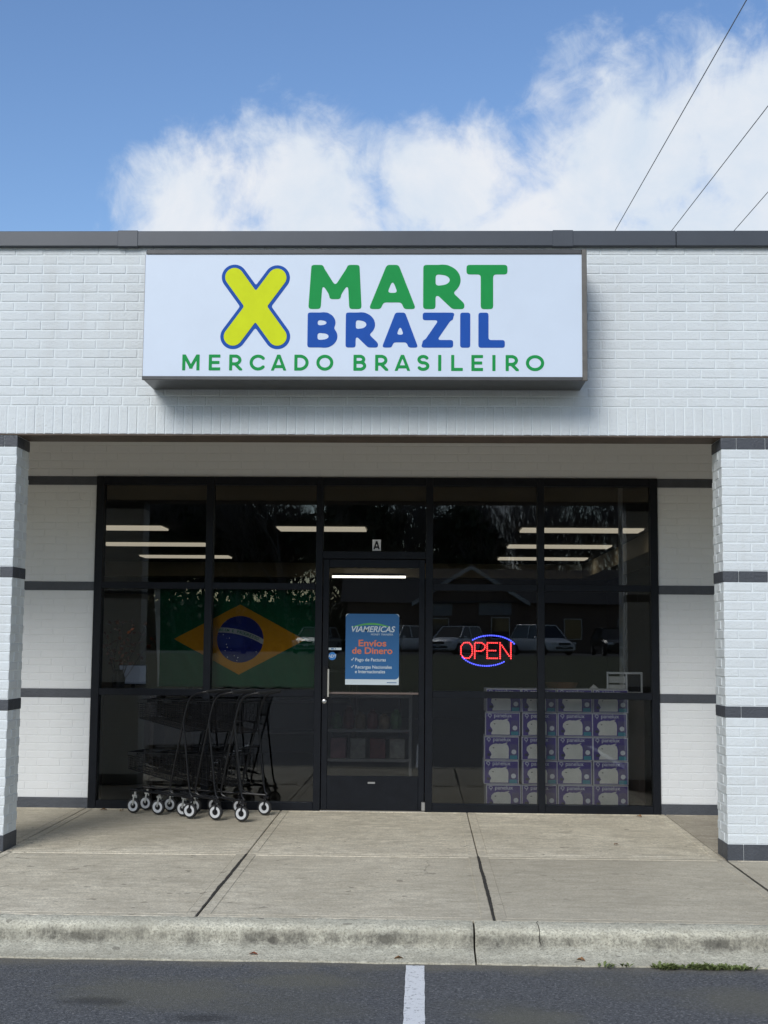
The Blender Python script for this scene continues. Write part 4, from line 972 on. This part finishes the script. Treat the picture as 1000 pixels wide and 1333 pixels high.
# ------------------------------------------------------------------ across the lot (seen mirrored in the glass)
def make_car(name, paint, label, loc, rz, tall=1.0, L=4.6):
    e = empty(name, loc, rz, label, 'car', 'cars parked across the lot')
    hw_ = .92; k = MB(); hl = L/2
    st = [(-hl,.30,.50,.62,.80),(-hl+.12,.22,.78*1,.70,.92),(-hl+.9,.20,.92,.95*tall**.3,1),(-.45,.18,.95*1,1.0*tall**.3,1),(hl-1.0,.18,.95,1.02*tall**.3,1),(hl-.15,.22,.88,1.0*tall**.3,.97),(hl,.34,.62,.85,.88)]
    base = k.n; n = 16
    for (x, zb, _, zt, ws) in st:
        w_ = hw_*ws; zc, hz = (zb+zt)/2, (zt-zb)/2
        for i in range(n):
            a = 2*math.pi*(i+.5)/n; c_, s_2 = math.cos(a), math.sin(a); pw = .45
            k.v.append((x, w_*math.copysign(abs(c_)**pw, c_), zc+hz*math.copysign(abs(s_2)**pw, s_2))); k.n += 1
    for i in range(len(st)-1):
        for j in range(n): k.f.append((base+i*n+j, base+(i+1)*n+j, base+(i+1)*n+(j+1)%n, base+i*n+(j+1)%n)); k.m.append(0)
    k.f.append(tuple(base+j for j in range(n))); k.m.append(0); q = base+(len(st)-1)*n; k.f.append(tuple(q+j for j in range(n))[::-1]); k.m.append(0)
    k.build('body', paint, e, True)
    zb, zt = .98*tall**.3, 1.50*tall
    def cab(x0, x1, x2, x3, w0, w1, za, zc):
        return [(x0,-w0,za),(x3,-w0,za),(x3,w0,za),(x0,w0,za),(x1,-w1,zc),(x2,-w1,zc),(x2,w1,zc),(x1,w1,zc)], [(0,1,5,4),(1,2,6,5),(2,3,7,6),(3,0,4,7),(4,5,6,7),(0,3,2,1)]
    g_ = MB(); v, f = cab(-hl+1.15, -hl+1.95, hl-.75, hl-.25, .84, .68, zb-.05, zt-.06); g_.add(v, f); g_.build('windows', M_CARGLASS, e)
    r_ = MB(); r_.box(-hl+1.93, hl-.72, -.70, .70, zt-.062, zt, .02)
    for s in (-1, 1):
        for (xa_, xb_) in ((-hl+1.12,-hl+1.92),(.25,.25),(hl-.27,hl-.76)): r_.tube([(xa_, s*.85, zb-.03),(xb_, s*.69, zt-.03)], .035, 6)
    r_.build('roof', paint, e)
    for s in (-1, 1):
        k = MB(); k.obox((-hl+.06, s*.66, .70), (.10,.36,.13), ch=.03); k.build('headlight', M_WHITE, e)
        k = MB(); k.obox((-hl+1.45, s*.99, 1.02), (.12,.18,.12), ch=.03); k.build('mirror', paint, e)
        for x in (-hl+.85, hl-.85):
            k = MB(); k.lathe((x, s*.86, .335), (0,s,0), [(-.12,.20),(-.11,.32),(-.07,.335),(.05,.335),(.09,.31),(.09,.22)], 22); wh = k.build('wheel', M_TYRE, e, True)
            k = MB(); k.lathe((x, s*.86, .335), (0,s,0), [(.06,.001),(.07,.10),(.075,.22),(.085,.22)], 18); k.build('rim', M_ZINC, wh, True)
    k = MB(); k.obox((-hl+.01, 0, .66), (.06,.80,.14), ch=.02); k.obox((-hl+.02, 0, .42), (.06,1.2,.16), ch=.02); k.build('grille', M_BLACK, e)
    k = MB(); k.obox((-hl-.035, 0, .50), (.012,.31,.15)); k.build('number_plate', M_OFFW, e)
CW = mat('car_paint_white', (.85,.86,.87), .25); CSI = mat('car_paint_silver', (.38,.39,.40), .3, .5); CB = mat('car_paint_black', (.015,.016,.018), .2); CBL = mat('car_paint_blue', (.03,.05,.12), .25); CR = mat('car_paint_red', (.2,.02,.02), .25)
cars = [(-5.9, CSI, 1.05, -78, 'silver'), (-1.2, CW, 1.15, -60, 'white'), (2.3, CW, 1.12, -62, 'white'), (7.2, CW, 1.18, -118, 'white'), (11.4, CB, 1.1, -95, 'black'), (-11, CBL, 1.0, 84, 'dark blue'), (15.6, CR, 1.0, 95, 'red')]
cw = {-1.2:'white car parked across the lot, left of the other white cars', 2.3:'white car parked across the lot, between two white cars', 7.2:'white car parked across the lot, beside the black car'}
for i, (x, m_, tl, dg_, nm) in enumerate(cars):
    make_car('parked_car', m_, cw.get(x, '%s car parked across the lot from the shop' % nm), (x, -64+.4*(i % 2), .868), rad(dg_), tl)
# building with a front gable
hb = empty('gabled_building', (3.8, -84, .86), label='brown building with a front gable across the lot', cat='building')
M_SID = mat('brown_siding', (.16,.11,.085), .8, bump=.4, bscale=6, var=.15, stretch=(.05,.05,4)); M_SHG = mat('shingles', (.10,.09,.085), .9, bump=.6, bscale=8, var=.25)
k = MB(); k.box(-9, 16, -9, 0, 0, 3.7); k.prism([(-3.6,.3,0),(3.6,.3,0),(3.6,.3,3.9),(0,.3,6.1),(-3.6,.3,3.9)][::-1], (0,-4,0)); k.build('wall', M_SID, hb)
k = MB()
k.prism([(-9.5,.6,3.65),(-9.5,-4.5,6.4),(-9.5,-9.6,3.65)], (26,0,0))
for s in (-1, 1): k.prism([(0,.8,6.40),(s*4.3,.8,3.72),(s*4.3,.8,3.50),(0,.8,6.18)], (0,-5.5,0))
k.build('roof', M_SHG, hb)
k = MB()
for s in (-1, 1): k.prism([(0,.84,6.40),(s*4.3,.84,3.72),(s*4.3,.84,3.40),(0,.84,6.08)], (0,-.03,0))
k.build('gable_trim', M_OFFW, hb)
for x in (-7, -2.2, 2.2, 7.5, 11.5):
    yy = .31 if abs(x) < 3 else .01; k = MB(); k.box(x-.7, x+.7, yy, yy+.05, 1.0, 2.6, .01); wf = k.build('window', M_OFFW, hb); k = MB(); k.box(x-.62, x+.62, yy+.051, yy+.06, 1.08, 2.52); k.build('glazing', M_CARGLASS, wf)
k = MB(); k.box(-.5, .5, .31, .36, 0, 2.2, .01); k.build('door', M_DKWOOD, hb)
for x, l_ in ((-2.5, 'pale banner on the left of the brown gabled building'), (1.8, 'pale banner on the right of the brown gabled building')):
    k = MB(); k.box(3.8+x-1.2, 3.8+x+1.2, -83.64, -83.60, 3.6, 4.6, .005); tag(k.build('banner', mat('banner_cloth', (.32,.33,.33), .8)), l_, 'banner')
# trees
M_BARK = mat('bark', (.17,.15,.13), .9, bump=.5, bscale=10, var=.3); M_EVG = mat('evergreen_leaf', (.035,.055,.025), .8, var=.4, vscale=3)
def make_tree(seed, h, leafy, label):
    rnd = random.Random(seed); e = empty('bare_tree' if not leafy else 'evergreen_tree', (0,0,0), label=label, cat='tree', group='trees beyond the lot')
    tr_, cr_ = MB(), MB()
    def grow(p, d, l, r, depth):
        pts = [p.copy()]; n_s = 4; dd = d.copy()
        for i in range(n_s):
            dd = (dd+Vector((rnd.uniform(-.16,.16), rnd.uniform(-.16,.16), .05+rnd.uniform(-.05,.08)))).normalized(); pts.append(pts[-1]+dd*l/n_s)
        r1 = r*.62; (tr_ if depth < 2 else cr_).tube(pts, [r+(r1-r)*i/n_s for i in range(n_s+1)], 7 if depth < 2 else 3, cap=False)
        if depth >= 6: 
            if leafy:
                for _ in range(5):
                    q = pts[-1]+Vector([rnd.uniform(-.4,.4) for _ in range(3)]); a = Vector([rnd.uniform(-.3,.3) for _ in range(3)]); b = Vector([rnd.uniform(-.3,.3) for _ in range(3)]); cr_.add([q-a, q-b, q+a, q+b], [(0,1,2,3)])
            return
        kids = 3 if 0 < depth < 5 else (4 if depth == 0 else 2)
        for i in range(kids):
            t = pts[2+rnd.randrange(3)] if i else pts[-1]
            a = rnd.uniform(0, 6.28); sp_ = rnd.uniform(.35,.85) if i else .2
            nd = (dd+Vector((math.cos(a)*sp_, math.sin(a)*sp_, rnd.uniform(-.1,.3)))).normalized(); grow(t, nd, l*rnd.uniform(.62,.82), max(.022, r1*(.9 if i == 0 else .7)), depth+1)
    grow(Vector((0,0,0)), Vector((0,0,1)), h*.26, h*.017, 0)
    tr_.build('trunk', M_BARK, e); cr_.build('crown', M_EVG if leafy else M_BARK, e)
    return e
protos = [make_tree(1, 17, False, 'bare winter tree beyond the lot'), make_tree(2, 15, False, 'bare winter tree beyond the lot'), make_tree(3, 13, True, 'dark leafy tree beyond the lot')]
random.seed(21); used = [False]*3; cnt = 0
for i in range(72):
    x = -38+i*1.08+random.uniform(-.8,.8); y = random.choice((-96, -99, -103, -107)); kd = 2 if (x < -8 and random.random() < .35) or random.random() < .08 else random.randrange(2)
    lab = ('dark leafy tree' if kd == 2 else 'bare winter tree') + ' in the tree line beyond the lot'
    if not used[kd]: o = protos[kd]; used[kd] = True; o['label'] = lab; o.location = (x, y, .8)
    else: o = copy_tree(protos[kd], None, (x, y, .8), 0, lab)
    s_ = random.uniform(.95, 1.4); o.scale = (s_, s_, s_); o.rotation_euler = (0,0,random.uniform(0,6.28))
k = MB(); random.seed(4)
for i in range(30000):
    q = Vector((random.uniform(-38,40), random.uniform(-108,-94), .8+abs(random.gauss(0,2.9)))); a = Vector([random.uniform(-.25,.25) for _ in range(3)]); b = Vector([random.uniform(-.25,.25) for _ in range(3)]); k.add([q-a, q-b, q+a, q+b], [(0,1,2,3)])
tag(k.build('undergrowth', M_EVG), 'dark undergrowth along the tree line', 'undergrowth', kind='stuff')

# ------------------------------------------------------------------ weeds and fallen leaves
M_WEED = mat('weed_green', (.12,.15,.045), .7, var=.35, vscale=40); M_DRY = mat('dry_leaf', (.20,.10,.04), .8, var=.4, vscale=30)
random.seed(9)
def weed(mb, x, y, h, n):
    for _ in range(n):
        a = random.uniform(0, 6.28); p = Vector((x+random.gauss(0,.012), y+random.gauss(0,.010), -.167)); d = Vector((math.cos(a)*.8, math.sin(a)*.8, random.uniform(.2,.9))).normalized(); l = h*random.uniform(.4,1.1)
        sd_ = d.cross(Vector((0,0,1))).normalized()*l*.22; m1 = p+d*l*.55+Vector((0,0,l*.12)); tip = p+d*l
        mb.add([p, m1+sd_, tip, m1-sd_], [(0,1,2,3)])
k = MB(); cl_ = [random.uniform(1.44, 1.92) for _ in range(16)]
for i in range(300): c_ = random.choice(cl_); x = c_+random.gauss(0,.018); weed(k, x, -2.505+random.gauss(0,.011), random.uniform(.012,.042), 4)
wd = k.build('weed_patch', M_WEED); tag(wd, 'strip of low green weeds along the gutter at right', 'weeds', kind='stuff')
for x, n_, lab in ((1.185, 9, 'small green weed in the gutter right of the parking stripe'), (1.275, 7, 'tiny weed in the gutter beside the long weed strip')):
    k = MB(); weed(k, x, -2.50, .045, n_); tag(k.build('weed', M_WEED), lab, 'weed')
def leafm(x, y, z, l, rz, lab, m_=M_DRY):
    k = MB(); P_ = []
    for i in range(7):
        t = i/6; w_ = l*.28*math.sin(math.pi*t)**.7; hz = .25*l*math.sin(math.pi*t)*(1 if i % 2 else .75); P_.append((t*l, w_, hz))
    V = []
    for t, w_, hz in P_: V += [(t-l/2,-w_,hz*1.3+.001),(t-l/2,0,hz*.4+.001),(t-l/2,w_,hz+.001)]
    k.add(V, [f_ for i in range(6) for f_ in ((i*3,i*3+1,i*3+4,i*3+3),(i*3+1,i*3+2,i*3+5,i*3+4))]); o = k.build('fallen_leaf', m_, loc=(x,y,z)); o.rotation_euler = (0,0,rz); tag(o, lab, 'leaf')
leafm(-2.50, 2.18, -.001, .07, .3, 'dry brown leaf against the sill at the far left of the window')
leafm(-2.34, 2.16, -.001, .05, 1.2, 'small dry leaf on the walk left of the carts')
leafm(2.10, 2.16, -.001, .06, 2.2, 'dry leaf on the walk below the right end of the window')
leafm(1.68, .62, -.013, .04, .5, 'small dark leaf on the walk in front of the carton stack')
leafm(1.06, -2.42, -.155, .05, 2.6, 'brown leaf in the gutter left of the two small weeds')
leafm(.13, -2.43, -.157, .05, .2, 'tiny leaf in the gutter just left of the kerb joint')
leafm(-.62, -2.41, -.152, .05, -.2, 'reddish leaf lying low on the kerb left of the stripe', mat('red_leaf', (.25,.07,.03), .8, var=.4, vscale=40))
